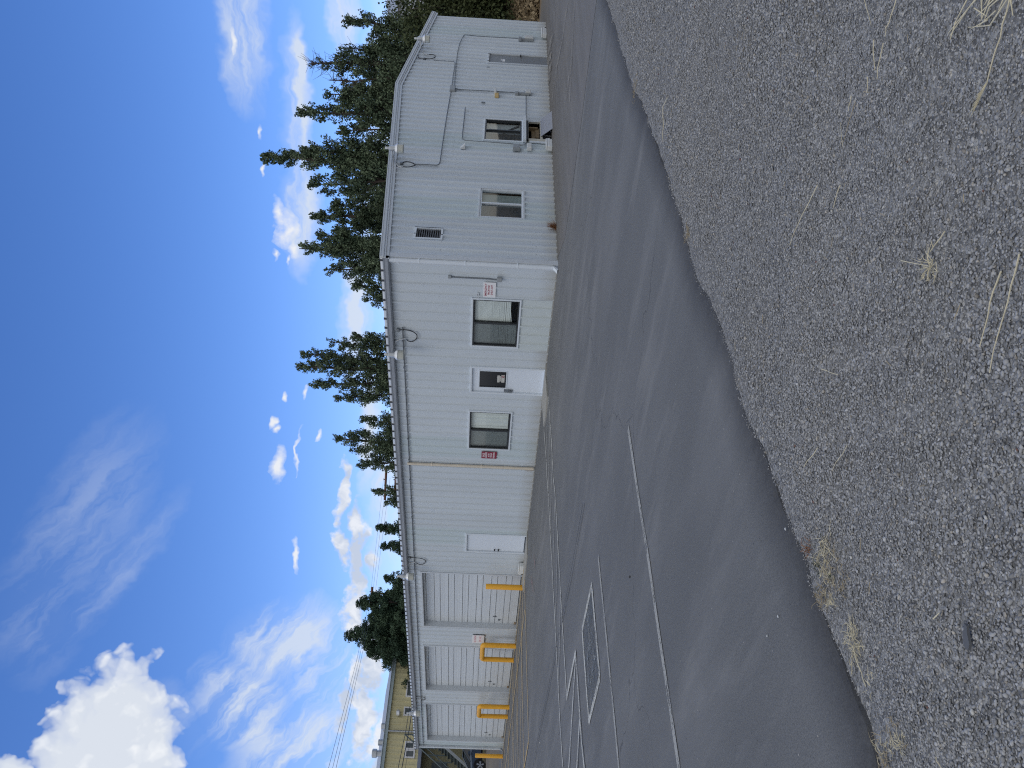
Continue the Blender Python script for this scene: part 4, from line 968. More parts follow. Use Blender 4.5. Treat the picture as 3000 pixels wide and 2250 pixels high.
def tree(base, tops, label, group, mat='leaf', seed=1, dens=1.0, open_=.5, dead=False, clump=.42):
    """base (x,y,z); tops: list of (dx, height, halfwidth) spires measured along the view-across direction"""
    rg = np.random.default_rng(seed); bx_, by_, bz_ = base
    root = empty('juniper_tree' if mat != 'leaf2' else 'conifer_tree', base, label, 'tree', group)
    ax = np.array([cR[0], cR[1]]); ax /= np.linalg.norm(ax); dp = np.array([-ax[1], ax[0]])
    trunk = MB(); cen = []; siz = []; ton = []
    B = np.array(base, float)
    for ti, (dx, H, hw) in enumerate(tops):
        foot = B+np.array([ax[0]*dx*.25, ax[1]*dx*.25, 0]); top = B+np.array([ax[0]*dx, ax[1]*dx, H])
        n = 9; sp = []
        for i in range(n):
            t = i/(n-1); p = foot*(1-t)+top*t; p[:2] += rg.normal(0, .05*H/10, 2)*(0 < i < n-1); sp.append(p)
        sp = np.array(sp); r0 = (.022*H if ti == 0 else .012*H)
        trunk.tube([tuple(p) for p in sp], [max(.02, r0*(1-t)**.8+.015) for t in np.linspace(0, 1, n)], 7)
        nb = int((30+H*9)*(1 if ti == 0 else .75)*(1.5 if mat == 'leaf2' else 1))
        for k in range(nb):
            t = rg.uniform(.16, .985)**.85; zf = t
            p = np.array([np.interp(t, np.linspace(0, 1, n), sp[:, j]) for j in range(3)])
            env = hw*(np.clip((1-t)/.75, 0, 1)**(.75 if mat != 'leaf2' else 1.0))*(.75+.4*min(1, t/.25))*(1 if mat != 'leaf2' else 1.15)
            L = env*rg.uniform(.45, 1.12)+.12; ang = rg.uniform(0, 2*PI); up = rg.uniform(.35, 1.15) if mat != 'leaf2' else rg.uniform(.1, .5)
            d = np.array([ax[0]*math.cos(ang)+dp[0]*math.sin(ang), ax[1]*math.cos(ang)+dp[1]*math.sin(ang), up]); d /= np.linalg.norm(d)
            m_ = 5; br = []
            for i in range(m_):
                s = i/(m_-1); q_ = p+d*L*s; q_[2] += (.18*L*s*s if mat != 'leaf2' else -.05*L*s*s); q_ += rg.normal(0, .03*L, 3)*(i > 0); br.append(q_)
            br = np.array(br)
            trunk.tube([tuple(q_) for q_ in br], [max(.008, .010*H*.16*(1-s)+.007) for s in np.linspace(0, 1, m_)], 4)
            if dead and t > .84 and rg.random() < .85: 
                for _ in range(3):
                    q_ = br[rg.integers(1, m_)]; e = q_+rg.normal(0, .3, 3)+np.array([0, 0, .25]); trunk.tube([tuple(q_), tuple((q_+e)/2+rg.normal(0, .05, 3)), tuple(e)], [.012, .009, .005], 3)
                continue
            nc_ = max(1, int(L/(clump*.62)*(1.35-open_)))
            btone = rg.uniform(.1, .9)
            for c_ in range(nc_+1):
                s = rg.uniform(.35, 1.05) if c_ else 1.0
                if rg.random() < open_*.22: continue
                q_ = p+(br[-1]-p)*s+rg.normal(0, .10*min(1, L), 3)
                rad = clump*rg.uniform(.55, 1.1)*(.55+.45*min(1, (1-t)*4))
                nl = int(42*dens*(rad/.4)**1.7)+6
                o_ = rg.normal(size=(nl, 3)); o_ /= np.linalg.norm(o_, axis=1)[:, None]; o_ *= rg.uniform(.25, 1, (nl, 1))**.6
                o_ *= np.array([rad*.62, rad*.62, rad*1.0]) if mat != 'leaf2' else np.array([rad*.9, rad*.9, rad*.6])
                if mat != 'leaf2': o_[:, :2] += d[:2]*o_[:, 2:3]*.4
                cen.append(q_+o_); siz.append(np.full(nl, .125)*rg.uniform(.7, 1.25, nl)); ton.append(np.clip(btone+rg.normal(0, .22, nl), 0, 1))
    trunk.build('trunk', M['bark'], root, True)
    if cen: leafmesh('crown', np.concatenate(cen), np.concatenate(siz), M[mat], root, seed, np.concatenate(ton))
    return root
def tree_at(ypx, tops_px, Y, label, group=None, **kw):
    """trees stand on the line Y behind the building; tops_px: (x,y px of a tip, halfwidth px)"""
    p = hit(1420, ypx, (0, Y, 0), (0, 1, 0)); base = (p[0], Y, -.05)
    n = (cF[0], cF[1], 0); ax = np.array([cR[0], cR[1]])/np.linalg.norm(cR[:2]); T = []
    for (tx, ty, hw) in tops_px:
        q_ = hit(tx, ty, base, n); dx = float((q_[:2]-np.array(base[:2])) @ ax); z = float((np.array(base)-CAM) @ cF)
        T.append((dx, q_[2]+.05, 1.3*hw*z/FPX))
    return tree(base, T, label, group, **kw)
G1 = 'juniper trees behind the white building'
tree_at(98, [(1000, 62, 42), (1080, 112, 50)], 27, 'open juniper nearest the low end of the gable roof', G1, seed=21, open_=.65)
tree_at(140, [(1085, 145, 55), (1060, 182, 50), (1170, 85, 35)], 33, 'shorter juniper filling in behind the falling roof edge', G1, seed=41, open_=.2)
tree_at(260, [(1010, 262, 70), (1060, 215, 60), (1040, 320, 70)], 33, 'shorter juniper filling in behind the roof ridge', G1, seed=42, open_=.2)
tree_at(560, [(1010, 565, 70), (1040, 510, 60), (1030, 640, 70)], 33, 'low juniper between the tallest one and the narrow one', G1, seed=43, open_=.25)
tree_at(192, [(905, 186, 60), (1010, 140, 55), (965, 235, 40)], 26, 'juniper with a dead bare tip above the falling roof edge', G1, seed=22, open_=.6, dead=True)
tree_at(330, [(874, 328, 62), (950, 275, 55), (985, 385, 40)], 25, 'grey-green juniper with a rounded tip behind the roof ridge', G1, seed=23, open_=.6)
tree_at(490, [(762, 464, 46), (885, 438, 75), (905, 540, 75)], 24, 'tallest juniper with a thin leaning spire', G1, seed=24, open_=.45)
tree_at(630, [(912, 634, 42), (968, 600, 50), (985, 668, 45)], 26, 'narrow pointed juniper between the two big ones', G1, seed=25, open_=.45)
tree_at(735, [(876, 728, 62), (925, 690, 45), (955, 790, 60)], 23, 'broad dense juniper above the near corner of the building', G1, seed=26, open_=.3)
tree_at(855, [(1038, 835, 55), (1070, 880, 45)], 25, 'low rounded juniper left of the near corner', G1, seed=27, open_=.25)
tree_at(1090, [(868, 1075, 48), (905, 1130, 36), (965, 1000, 45), (1030, 985, 40), (985, 1170, 45), (880, 1040, 30)], 24, 'wide open juniper with several spires standing alone', G1, seed=28, open_=.6)
tree_at(1300, [(982, 1285, 62), (1060, 1225, 50), (1050, 1365, 55)], 24, 'dense dark juniper left of the many-spired one', G1, seed=29, open_=.35)
tree_at(1440, [(1092, 1440, 30), (1125, 1475, 28)], 30, 'sparse small juniper below the timber crossarm', G1, seed=30, open_=.75)
tree_at(1555, [(1100, 1545, 42), (1110, 1600, 40)], 27, 'small pointed conifer between the crossarm and the big dark pair', G1, mat='leaf2', seed=31, open_=.2)
G2 = 'big dark conifers at the left'
tree_at(1765, [(1042, 1766, 85), (1125, 1695, 60), (1075, 1810, 70)], 17, 'dark dense conifer crossed by the power lines', G2, mat='leaf2', seed=32, open_=.0, dens=1.0, clump=.46)
tree_at(1865, [(1006, 1864, 95), (1060, 1835, 70), (1075, 1915, 60), (1120, 1935, 50)], 16, 'tallest dark conifer beside the yellow building', G2, mat='leaf2', seed=33, open_=.0, dens=1.0, clump=.46)
# right-hand background: bushes and dry bank beyond the end of the building
bank_y = 20.5
def bank_h(x, y): return -.05+1.35*sstep(19.5, 24.5, y+.5*np.sin(x*.6))*sstep(-40, -10, x) + .12*np.sin(x*1.7)*sstep(21, 25, y)
grid('grass_bank', np.linspace(-45, 26, 90), np.linspace(19, 60, 50), lambda x, y: bank_h(x, y), M['dirt'])
rg = np.random.default_rng(8); nn = 42000
bxx = rg.uniform(-6, 12, nn); byy = rg.uniform(20.6, 26.5, nn); bzz = bank_h(bxx, byy)+rg.uniform(0, .28, nn)
o = leafmesh('dry_grass', np.stack([bxx, byy, bzz], -1), np.full(nn, .2), M['hay'], None, 9); tag(o, 'tall dry tan grass on the bank beyond the asphalt', 'grass', kind='stuff')
def bush(x, y, H, W, label, seed, mat='leaf3'):
    rg = np.random.default_rng(seed); z0 = float(bank_h(np.array(x), np.array(y))); root = empty('bush', (x, y, z0), label, 'bush', 'bushes on the dry bank')
    mb = MB(); cen = []; ton = []
    for k in range(26):
        a = rg.uniform(0, 2*PI); r = W*rg.uniform(.2, 1); h = H*rg.uniform(.3, 1)*(1-.35*(r/W)**2)
        e = np.array([x+r*math.cos(a), y+r*math.sin(a), z0+h]); mb.tube([(x, y, z0), tuple((np.array([x, y, z0])+e)/2+rg.normal(0, .1, 3)), tuple(e)], [.05, .03, .015], 4)
        bt = rg.uniform(.1, .9)
        for c_ in range(7):
            q_ = np.array([x, y, z0])+(e-np.array([x, y, z0]))*rg.uniform(.35, 1.05)+rg.normal(0, .28, 3); nl = 120
            o_ = rg.normal(size=(nl, 3))*np.array([.38, .38, .34]); cen.append(q_+o_); ton.append(np.clip(bt+rg.normal(0, .2, nl), 0, 1))
    mb.build('stem', M['bark'], root); leafmesh('crown', np.concatenate(cen), np.full(sum(map(len, cen)), .15), M[mat], root, seed, np.concatenate(ton)); return root
p = hit(1450, 15, (0, 24.0, 0), (0, 1, 0)); bush(p[0], 24.0, 5.6, 2.2, 'tall olive bush at the right beyond the gable end', 51)
bush(p[0]+1.9, 25.5, 5.0, 2.2, 'tallest olive bush at the edge of the view', 52)
bush(p[0]-2.6, 25.5, 3.6, 2.0, 'darker bush just past the building corner', 53, 'leaf2')
bush(p[0]+.3, 26.5, 2.4, 1.8, 'low dark bush behind the dry grass', 54, 'leaf2')
# distant grey house showing over the low eave
p = hit(1190, 20, (0, 60, 0), (0, 1, 0)); hx = p[0]; hz = p[2]
root = empty('distant_house', (hx, 60, 0), 'pale grey house wall glimpsed through the bushes at the right', 'house')
mb = MB(); mb.box(hx-2.5, hx+9, 60, 70, 0, hz+.7); mb.build('wall', M['trim'], root)
mb = MB(); mb.prism([(59.5, hz+.7), (70.5, hz+.7), (65, hz+2.4)], hx-3, hx+9.5, 'x'); mb.build('roof', M['roof'], root)

# ------------------------------------------------------------------ yellow building, stairs, car
XB = -48.0
def yb(x, y, off=0.0): p = hit(x, y, (XB+off, 0, 0), (1, 0, 0)); return p[1], p[2]
e0 = yb(1122, 2250); e1 = yb(1160, 1962); zE = (e0[1]+e1[1])/2; Yr = e1[0]+2.5; Yl = e0[0]-14
print('yellow', e0, e1)
zF0 = yb(1226, 2200)[1]; zF1 = yb(1236, 2200)[1]
root = empty('yellow_building', (XB, (Yl+Yr)/2, .5), 'yellow metal building with roof vents behind the white one', 'building')
mb = MB(); y = Yl; p_ = .42
while y < Yr:
    mb.add([(XB, y, zF0), (XB, y+p_*.62, zF0), (XB+.05, y+p_*.70, zF0), (XB+.05, y+p_*.92, zF0), (XB, y+p_, zF0), (XB, y, zE), (XB, y+p_*.62, zE), (XB+.05, y+p_*.70, zE), (XB+.05, y+p_*.92, zE), (XB, y+p_, zE)],
           [(0, 1, 6, 5), (1, 2, 7, 6), (2, 3, 8, 7), (3, 4, 9, 8)]); y += p_
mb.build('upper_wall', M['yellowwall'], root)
mb = MB(); mb.box(XB-20, XB-1.2, Yl, Yr, .0, zF1+.1); mb.box(XB-20, XB-.05, Yr-.05, Yr, 0, zE); mb.build('lower_wall', M['shaded'], root)
mb = MB(); mb.box(XB-1.4, XB+.18, Yl-.2, Yr+.2, zF1, zF0); mb.build('floor_beam', M['greyblue'], root)
mb = MB(); mb.box(XB-.1, XB+.22, Yl-.3, Yr+.3, zE-.02, zE+.25); mb.build('eave_trim', simple('pale_blue_trim', (.42, .50, .52), .4), root)
mb = MB(); mb.prism([(XB+.3, zE+.22), (XB-10, zE+1.6), (XB-20, zE+.22)], Yl-.3, Yr+.3, 'y'); mb.build('roof', M['roof'], root)
def fwin(x0, x1, y0, y1):
    a = yb(x0, y0, .09); b = yb(x1, y1, .09); ya, yb_ = sorted((a[0], b[0])); za, zb = sorted((a[1], b[1])); mb = MB(); t = .10
    mb.box(XB, XB+.09, ya, yb_, zb-t, zb); mb.box(XB, XB+.09, ya, yb_, za, za+t); mb.box(XB, XB+.088, ya, ya+t, za+t, zb-t); mb.box(XB, XB+.088, yb_-t, yb_, za+t, zb-t)
    w_ = mb.build('window', M['signw'], root); mb = MB(); mb.box(XB+.05, XB+.06, ya+t, yb_-t, za+t, zb-t); mb.build('pane', M['farglass'], w_)
fwin(1187, 1214, 2195, 2221); fwin(1187, 1214, 2171, 2195.5); fwin(1184, 1212, 2070, 2097); fwin(1193, 1216, 1992, 2042)
a = yb(1282, 2245, -1.1); mb = MB(); mb.box(XB-1.19, XB-1.1, a[0]-1.5, a[0]+.25, yb(1286, 2245, -1.1)[1]-.55, yb(1264, 2245, -1.1)[1]); mb.build('window', M['farglass'], root)
a = yb(1190, 2143, .15); mb = MB(); mb.tube([(XB+.15, a[0], zF0-.2), (XB+.15, a[0], yb(1122, 2142, .15)[1])], .07, 8); mb.build('vent_pipe', M['galv'], root)
for (x0, x1, y_, r_) in ((1090, 1128, 2207, 11), (1108, 1132, 2175, 8), (1117, 1137, 2127, 8)):
    q0 = hit(x0, y_, (XB-1.5, 0, 0), (1, 0, 0)); rr = r_*1.0*(q0-CAM)@cF/FPX; z1 = q0[2]
    mb = MB(); mb.lathe([(rr*.8, zE), (rr*.8, z1-.35), (rr*1.15, z1-.34), (rr*1.15, z1-.04), (rr*.9, z1)], (XB-1.5, q0[1], 0), 16); mb.build('roof_vent', M['galv'], root, True)
q0 = yb(1167, 2088, .3); mb = MB(); mb.lathe([(.05, -.15), (.22, -.08), (.22, .1), (.1, .16)], (XB+.3, q0[0], q0[1]), 12); mb.build('wall_light', M['bright'], root, True)
# stair
XS = XB+2.5
def sp_(x, y): p = hit(x, y, (XS, 0, 0), (1, 0, 0)); return p[1], p[2]
s1 = sp_(1301, 2190); s2 = sp_(1368, 2250); dy, dz = s2[0]-s1[0], s2[1]-s1[1]; gnd = .55
t_end = (gnd-s1[1]+0)/dz; ye = s1[0]+dy*t_end; t0 = -1.1
root = empty('outdoor_stair', (XS, ye, gnd), 'dark steel outdoor stair against the khaki lower wall', 'stair')
A = (s1[0]+dy*t0, s1[1]+dz*t0); Bq = (ye, gnd)
mb = MB(); w_ = 1.5; drop = 1.35
mb.add([(XS, A[0], A[1]), (XS, Bq[0], Bq[1]), (XS, Bq[0], Bq[1]-.25), (XS, A[0], A[1]-.28), (XS-.08, A[0], A[1]), (XS-.08, Bq[0], Bq[1]), (XS-.08, Bq[0], Bq[1]-.25), (XS-.08, A[0], A[1]-.28)], [(0, 1, 2, 3), (7, 6, 5, 4), (0, 4, 5, 1), (3, 2, 6, 7)])
mb.build('stringer', M['rail'], root)
nst = 20; mb = MB()
for i in range(nst):
    t = (i+.5)/nst; yy = A[0]+(Bq[0]-A[0])*t; zz_ = A[1]+(Bq[1]-A[1])*t-.1; mb.box(XS-w_, XS-.09, yy-.16, yy+.16, zz_-.03, zz_)
    mb.box(XS-w_, XS-.09, yy+.14, yy+.16, zz_, zz_+.25)
mb.build('tread', M['stair'], root)
mb = MB(); mb.tube([(XS-w_, A[0], A[1]+1.1), (XS-w_, Bq[0], Bq[1]+1.1)], .05, 6); mb.tube([(XS-w_, A[0], A[1]+.6), (XS-w_, Bq[0], Bq[1]+.6)], .04, 6)
for i in range(9):
    t = i/8; yy = A[0]+(Bq[0]-A[0])*t; zz_ = A[1]+(Bq[1]-A[1])*t; mb.tube([(XS-w_, yy, zz_-.1), (XS-w_, yy, zz_+1.1)], .045, 6)
mb.build('railing', M['stair'], root)
# car: side-on, nose to the left
def car(cx_, cy_, cz_, ang):
    root = empty('parked_car', (0, 0, 0), 'dark blue-grey car parked below the outdoor stair', 'car')
    parts = []
    L = 4.6; prof = [(-2.3, .35), (-2.32, .62), (-2.2, .80), (-1.25, .95), (-.95, 1.0), (1.55, 1.0), (2.15, .98), (2.3, .85), (2.32, .4), (2.2, .28), (-2.2, .25)]
    mb = MB(); hw = .88
    n = len(prof); vs = []
    for s, k in ((-1, .90), (-1, 1.0), (1, 1.0), (1, .90)):
        for (x, z) in prof:
            zz_ = z if k == 1.0 else (z-.62)*.86+.62; xx = x*(.985 if k != 1.0 else 1)
            vs.append((xx, s*hw*(1 if k != 1.0 else .93 if z > .9 else .97), zz_))
    order = [0, 1, 2, 3]; rows = [vs[0:n], vs[n:2*n], vs[2*n:3*n], vs[3*n:4*n]]
    # lateral loft: outer flank, shoulder, shoulder, outer flank
    rows = [[(x*.985, -hw, (z-.62)*.80+.60) for x, z in prof], [(x, -hw*.90, z) for x, z in prof], [(x, hw*.90, z) for x, z in prof], [(x*.985, hw, (z-.62)*.80+.60) for x, z in prof]]
    mb.add([v for r in rows for v in r], [(i*n+j, i*n+(j+1) % n, (i+1)*n+(j+1) % n, (i+1)*n+j) for i in range(3) for j in range(n)]+[tuple(range(n)), tuple(3*n+n-1-j for j in range(n))])
    parts.append((mb, 'body', M['carpaint'], True))
    mb = MB(); cab = [(-1.15, .97), (-.35, 1.46), (.2, 1.52), (1.0, 1.47), (1.75, .99)]
    rows = [[(x, s*hw*.90*(1-.24*(z-.97)/.55), z) for x, z in cab] for s in (-1, 1)]; n2 = len(cab)
    mb.add(rows[0]+rows[1], [(j, j+1, n2+j+1, n2+j) for j in range(n2-1)]+[tuple(range(n2)), tuple(2*n2-1-j for j in range(n2))]); parts.append((mb, 'glasshouse', M['carglass'], False))
    mb = MB(); mb.add([(x, s*hw*.70, z+.02) for s in (-1, 1) for x, z in ((-.42, 1.45), (.2, 1.53), (1.05, 1.48))], [(0, 1, 4, 3), (1, 2, 5, 4)])
    for s in (-1, 1):
        for (xa, za, xb, zb) in ((-1.18, .98, -.35, 1.48), (.25, .99, .25, 1.52), (1.78, 1.0, 1.0, 1.49), (-.35, 1.48, 1.0, 1.49)):
            ya_, yb2 = s*hw*.905*(1-.24*(za-.97)/.55), s*hw*.905*(1-.24*(zb-.97)/.55); mb.tube([(xa, ya_, za), (xb, yb2, zb)], .028, 5)
    parts.append((mb, 'roof_frame', M['carpaint'], True))
    made = []
    R_ = Matrix.Translation((cx_, cy_, cz_)) @ Matrix.Rotation(ang, 4, 'Z')
    def put(mb, name, m, par, sm=False):
        mb.v = [tuple(R_ @ Vector(v)) for v in mb.v]; return mb.build(name, m, par, sm)
    root.location = (cx_, cy_, cz_)
    for mb, nme, m, sm in parts: put(mb, nme, m, root, sm)
    for x in (-1.42, 1.38):
        for s in (-1, 1):
            mb = MB(); mb.lathe([(.25, -.11), (.33, -.10), (.345, 0), (.33, .10), (.25, .11)], (x, s*.80, .335), 28, 'y'); tw = put(mb, 'wheel', M['tyre'], root, True)
            mb = MB(); yo_ = s*.912
            for k in range(5):
                a_ = k*2*PI/5; mb.add([(x+math.cos(a_+d_)*r, yo_, .335+math.sin(a_+d_)*r) for r, d_ in ((.04, -.6), (.235, -.26), (.235, .26), (.04, .6))]+[(x+math.cos(a_+d_)*r, yo_-s*.04, .335+math.sin(a_+d_)*r) for r, d_ in ((.04, -.6), (.235, -.26), (.235, .26), (.04, .6))], [(0, 1, 2, 3), (7, 6, 5, 4), (0, 4, 5, 1), (1, 5, 6, 2), (2, 6, 7, 3), (3, 7, 4, 0)])
            mb.lathe([(.05, -.02), (.05, .02)], (x, yo_, .335), 12, 'y'); put(mb, 'rim', M['rim'], tw)
            mb = MB(); mb.tube([(x+.39*math.cos(t), s*.885, .335+.39*math.sin(t)) for t in np.linspace(-.2, PI+.2, 12)], .05, 5); put(mb, 'wheel_arch', M['black'], root)
    for s in (-1, 1):
        mb = MB(); mb.box(-.78, -.62, s*.86, s*1.05, .98, 1.13); put(mb, 'mirror', M['carpaint'], root)
        mb = MB(); mb.box(-2.30, -2.12, s*.55, s*.84, .60, .76); put(mb, 'headlight', M['farglass'], root)
        mb = MB(); mb.box(.1, .28, s*.885, s*.90, .86, .89); put(mb, 'handle', M['emt'], root)
    mb = MB(); mb.box(-2.0, 2.0, -.87, .87, .2, .27); put(mb, 'sill', M['black'], root)
    return root
XC = XB+6.2
pc = hit(1422, 2244, (XC, 0, 0), (1, 0, 0)); print('car wheel at', pc)
# nose toward lower Y (left in the upright view)
yc = pc[1]+1.42; car(XC-.8, yc, max(pc[2], .4), PI/2)

# utility poles and wires
def pole(px, top, D, arms, label):
    """px: y pixel column; top: x pixel of the tip; D distance along view"""
    n = (cF[0], cF[1], 0); P0 = CAM+cF*D; t_ = hit(top, px, P0, n); ax = np.array([cR[0], cR[1], 0])/np.linalg.norm(cR[:2])
    root = empty('utility_pole', (t_[0], t_[1], 0), label, 'utility pole')
    mb = MB(); mb.tube([(t_[0], t_[1], -.1), (t_[0], t_[1], t_[2])], [.10, .08], 10); mb.build('pole', M['pole'], root, True)
    ends = []
    for (dz, l0, l1) in arms:
        a = np.array(t_)+np.array([0, 0, dz])+ax*l0; b = np.array(t_)+np.array([0, 0, dz])+ax*l1
        mb = MB(); m_ = (a+b)/2; mb.tube([tuple(a), tuple(b)], .12, 6); mb.build('crossarm', M['pole'], root); 
        for q_ in (.12, .62):
            p = a*(1-q_)+b*q_; mb = MB(); mb.lathe([(.04, .1), (.06, .14), (.03, .22)], tuple(p), 8); mb.build('insulator', M['emt'], root)
        ends.append((a, b))
    return t_, ends
tA, eA = pole(1372, 1128, 78, [(-.12, -3.0, .15), (-1.05, -2.9, .1)], 'brown timber utility pole with crossarms half hidden by the junipers')
tB, eB = pole(1738, 1088, 74, [(-.05, -.55, .55)], 'thin utility pole in front of the dark conifers')
def wire(pts, label, r=.016, sag=.0):
    mb = MB(); out = []
    for (a, b) in zip(pts[:-1], pts[1:]):
        a, b = np.array(a), np.array(b)
        for t in np.linspace(0, 1, 10)[:-1]: p = a*(1-t)+b*t; p[2] -= sag*4*t*(1-t); out.append(tuple(p))
    out.append(tuple(pts[-1])); mb.tube(out, r, 5); return tag(mb.build('power_line', M['wire']), label, 'power line')
def far_pt(x, y, D): P0 = CAM+cF*D; return hit(x, y, P0, tuple(cF))
for k, (xa, xb, xc) in enumerate(((1086, 1048, 962), (1092, 1054, 974), (1099, 1060, 984))):
    wire([far_pt(xa+38+k*3, 1400, 78), far_pt(xa, 1738, 73), far_pt(xb-3, 1935, 48), far_pt(xc, 2252, 32), far_pt(xc-60, 2500, 26)],
         ('highest of the three thin power lines over the dark conifers', 'middle of the three thin power lines over the dark conifers', 'lowest of the three thin power lines over the dark conifers')[k], .008)
wire([far_pt(1200, 2070, 44), far_pt(1190, 2135, 42), far_pt(1166, 2252, 38), far_pt(1120, 2450, 34)], 'upper dark cable crossing the yellow building', .015)
wire([far_pt(1206, 2085, 44), far_pt(1200, 2130, 42), far_pt(1177, 2252, 38), far_pt(1135, 2450, 34)], 'lower dark cable crossing the yellow building', .020)
wire([far_pt(1210, 2120, 44), far_pt(1187, 2252, 40), far_pt(1150, 2450, 36)], 'faintest cable crossing the yellow building', .008)

# ------------------------------------------------------------------ dry stalks and weeds
def gpt(x, y, lift=.012):
    X_, Y_ = gr(x, y, .01); return Vector((X_, Y_, float(gz(np.array(X_), np.array(Y_), edge_x(np.array(Y_))))+lift+.008))
def stalk(px, label, r=.0022, m='straw', head=False):
    P_ = [gpt(*p) for p in px]; out = []
    for a, b in zip(P_[:-1], P_[1:]):
        for t in np.linspace(0, 1, 4)[:-1]: out.append(a*(1-t)+b*t+Vector((0, 0, random.uniform(0, .008))))
    out.append(P_[-1]); mb = MB(); n = len(out)
    mb.tube(out, [r*(1-.5*i/n) for i in range(n)], 5)
    if not head: return tag(mb.build('straw_stalk', M[m], None), label, 'straw', 'dry straw stalks on the gravel')
    root = empty('straw_stalk', tuple(out[-1]), label, 'straw', 'dry straw stalks on the gravel'); mb.build('stem', M[m], root)
    hd = MB(); e = out[-1]; d = (out[-1]-out[-2]).normalized()
    for k in range(46):
        t = random.uniform(-.06, .03); b = e+d*t; q_ = b+d*random.uniform(.02, .045)+Vector((random.gauss(0, .006), random.gauss(0, .006), random.uniform(0, .01)))
        hd.tube([b, q_], [.0022, .0006], 3)
    hd.build('seed_head', M[m], root); return root
stalk([(2964, -6), (2930, 108), (2892, 244), (2868, 288)], 'longest straw stalk ending in a bushy seed head', .0025, head=True)
stalk([(2640, -6), (2616, 68), (2602, 108)], 'straw stalk running off the view left of the straw clump')
stalk([(2598, 127), (2575, 233)], 'thin straight stalk between the two clustered stalks')
stalk([(2573, 117), (2567, 206)], 'short bright stalk lying beside a thin straight one')
stalk([(2543, -4), (2559, 72)], 'short stalk at the upper margin pointing the other way', .0016)
stalk([(2546, 226), (2543, 271)], 'very short thick straw bit below the paired stalks')
stalk([(2494, 280), (2481, 325)], 'short pale straw bit halfway to the asphalt')
stalk([(2399, 542), (2360, 630), (2327, 719)], 'long thin stalk on the fine gravel')
stalk([(2460, 542), (2444, 608)], 'short forked straw with a pale root')
stalk([(2376, 280), (2340, 325), (2322, 362)], 'faint bent straw on the fine gravel', .0014, 'dull_straw')
stalk([(2507, 298), (2471, 416)], 'faint long straw crossing a shorter one', .0014, 'dull_straw')
stalk([(2471, 429), (2458, 357)], 'short straw crossed by a faint long one', .0014)
stalk([(3004, 745), (2964, 886), (2910, 1093)], 'longest straight straw at the bottom edge of the view', .0026)
stalk([(2943, 795), (2910, 886), (2882, 1017)], 'kinked bright straw beside the longest straight one', .0028)
stalk([(2772, 678), (2731, 737)], 'stubby thick straw bit near the coarse gravel', .0026)
stalk([(2652, 764), (2729, 779)], 'stiff straw poking from the small tuft in the gravel')
stalk([(2412, 1313), (2372, 1369)], 'short straw near the bend of the asphalt edge')
stalk([(2494, 1306), (2449, 1380)], 'thin straw lying parallel to a shorter one', .0016)
stalk([(2421, 1082), (2462, 1098)], 'short slanting straw near the asphalt edge')
stalk([(2494, 1893), (2515, 1950), (2534, 2011)], 'long yellowish stalk lying along the asphalt edge', .0028)
stalk([(2756, 1814), (2769, 1796)], 'tiny thick straw bit in the middle of the gravel', .0024)
stalk([(2751, 2219), (2763, 2254)], 'short straw leaving the view at the lower left', .0022)
stalk([(1963, 287), (1946, 312), (1944, 371), (1944, 413)], 'kinked yellow straw far off near the asphalt edge', .004)
mb = MB(); rs = random.Random(4)      # uncountable straw crumbs
for k in range(650):
    x = rs.uniform(7.6, 15); y = rs.uniform(-15.5, -3)
    if x < float(edge_x(y))+.03: continue
    z = float(gz(np.array(x), np.array(y), edge_x(np.array(y))))+.016; a = rs.uniform(0, PI); L = rs.uniform(.01, .055)
    mb.tube([(x, y, z), (x+L*math.cos(a), y+L*math.sin(a), z+rs.uniform(-.003, .006))], rs.uniform(.0008, .0018), 3)
tag(mb.build('straw_litter', M['dull_straw']), 'scattered crumbs of dry straw over the gravel', 'straw litter', kind='stuff')
def tuft(px, n, L, m, label, spread=.05, flat_=.6, r=.0012, dirx=None):
    b = gpt(*px); mb = MB(); rs = random.Random(int(px[0]*7+px[1]))
    if 2300 < px[0] < 2700: n = int(n*.36); L *= .72
    for k in range(n):
        a = rs.uniform(0, 2*PI) if dirx is None else rs.gauss(dirx, .45); l_ = L*rs.uniform(.35, 1.1); s = b+Vector((rs.gauss(0, spread), rs.gauss(0, spread), -.01))
        up = l_*(1-flat_)*rs.uniform(.4, 1.2); d = Vector((math.cos(a), math.sin(a), 0))
        mb.tube([s, s+d*l_*.5*flat_+Vector((0, 0, up*.8)), s+d*l_*flat_*1.1+Vector((rs.gauss(0, .01), rs.gauss(0, .01), up*.7))], [r*1.2, r, r*.4], 3)
        if rs.random() < .3:
            e = s+d*l_*flat_*1.1+Vector((0, 0, up*.7))
            for q_ in range(5): mb.tube([e, e+Vector((rs.gauss(0, .014), rs.gauss(0, .014), rs.uniform(-.005, .015)))], [r*1.4, r*.3], 3)
    return tag(mb.build('weed_tuft', M[m], None), label, 'weed', 'dry weeds in the gravel')
mb = MB()
for px in ([(2864, -8), (2777, 98)], [(2868, -8), (2840, 20), (2782, 104)], [(2835, -8), (2795, 70)], [(2922, -8), (2860, 48)], [(2958, -8), (2896, 74), (2835, 80)], [(2907, -8), (2871, 61)], [(2878, -8), (2874, 54)], [(2916, 32), (2864, 76)], [(2900, -8), (2886, 14)],
           [(2935, -8), (2900, 20), (2880, 62)], [(2890, 58), (2842, 84)], [(2800, 62), (2782, 116)], [(2945, -8), (2925, 30)], [(2963, -8), (2968, 46)], [(2855, 24), (2890, 48)]):
    P_ = [gpt(*p) for p in px]; mb.tube(P_, [.0028]+[.0022]*(len(P_)-2)+[.0012], 5)
tag(mb.build('straw_clump', M['straw'], None), 'big pale straw clump spilling in at the lower right corner', 'straw')
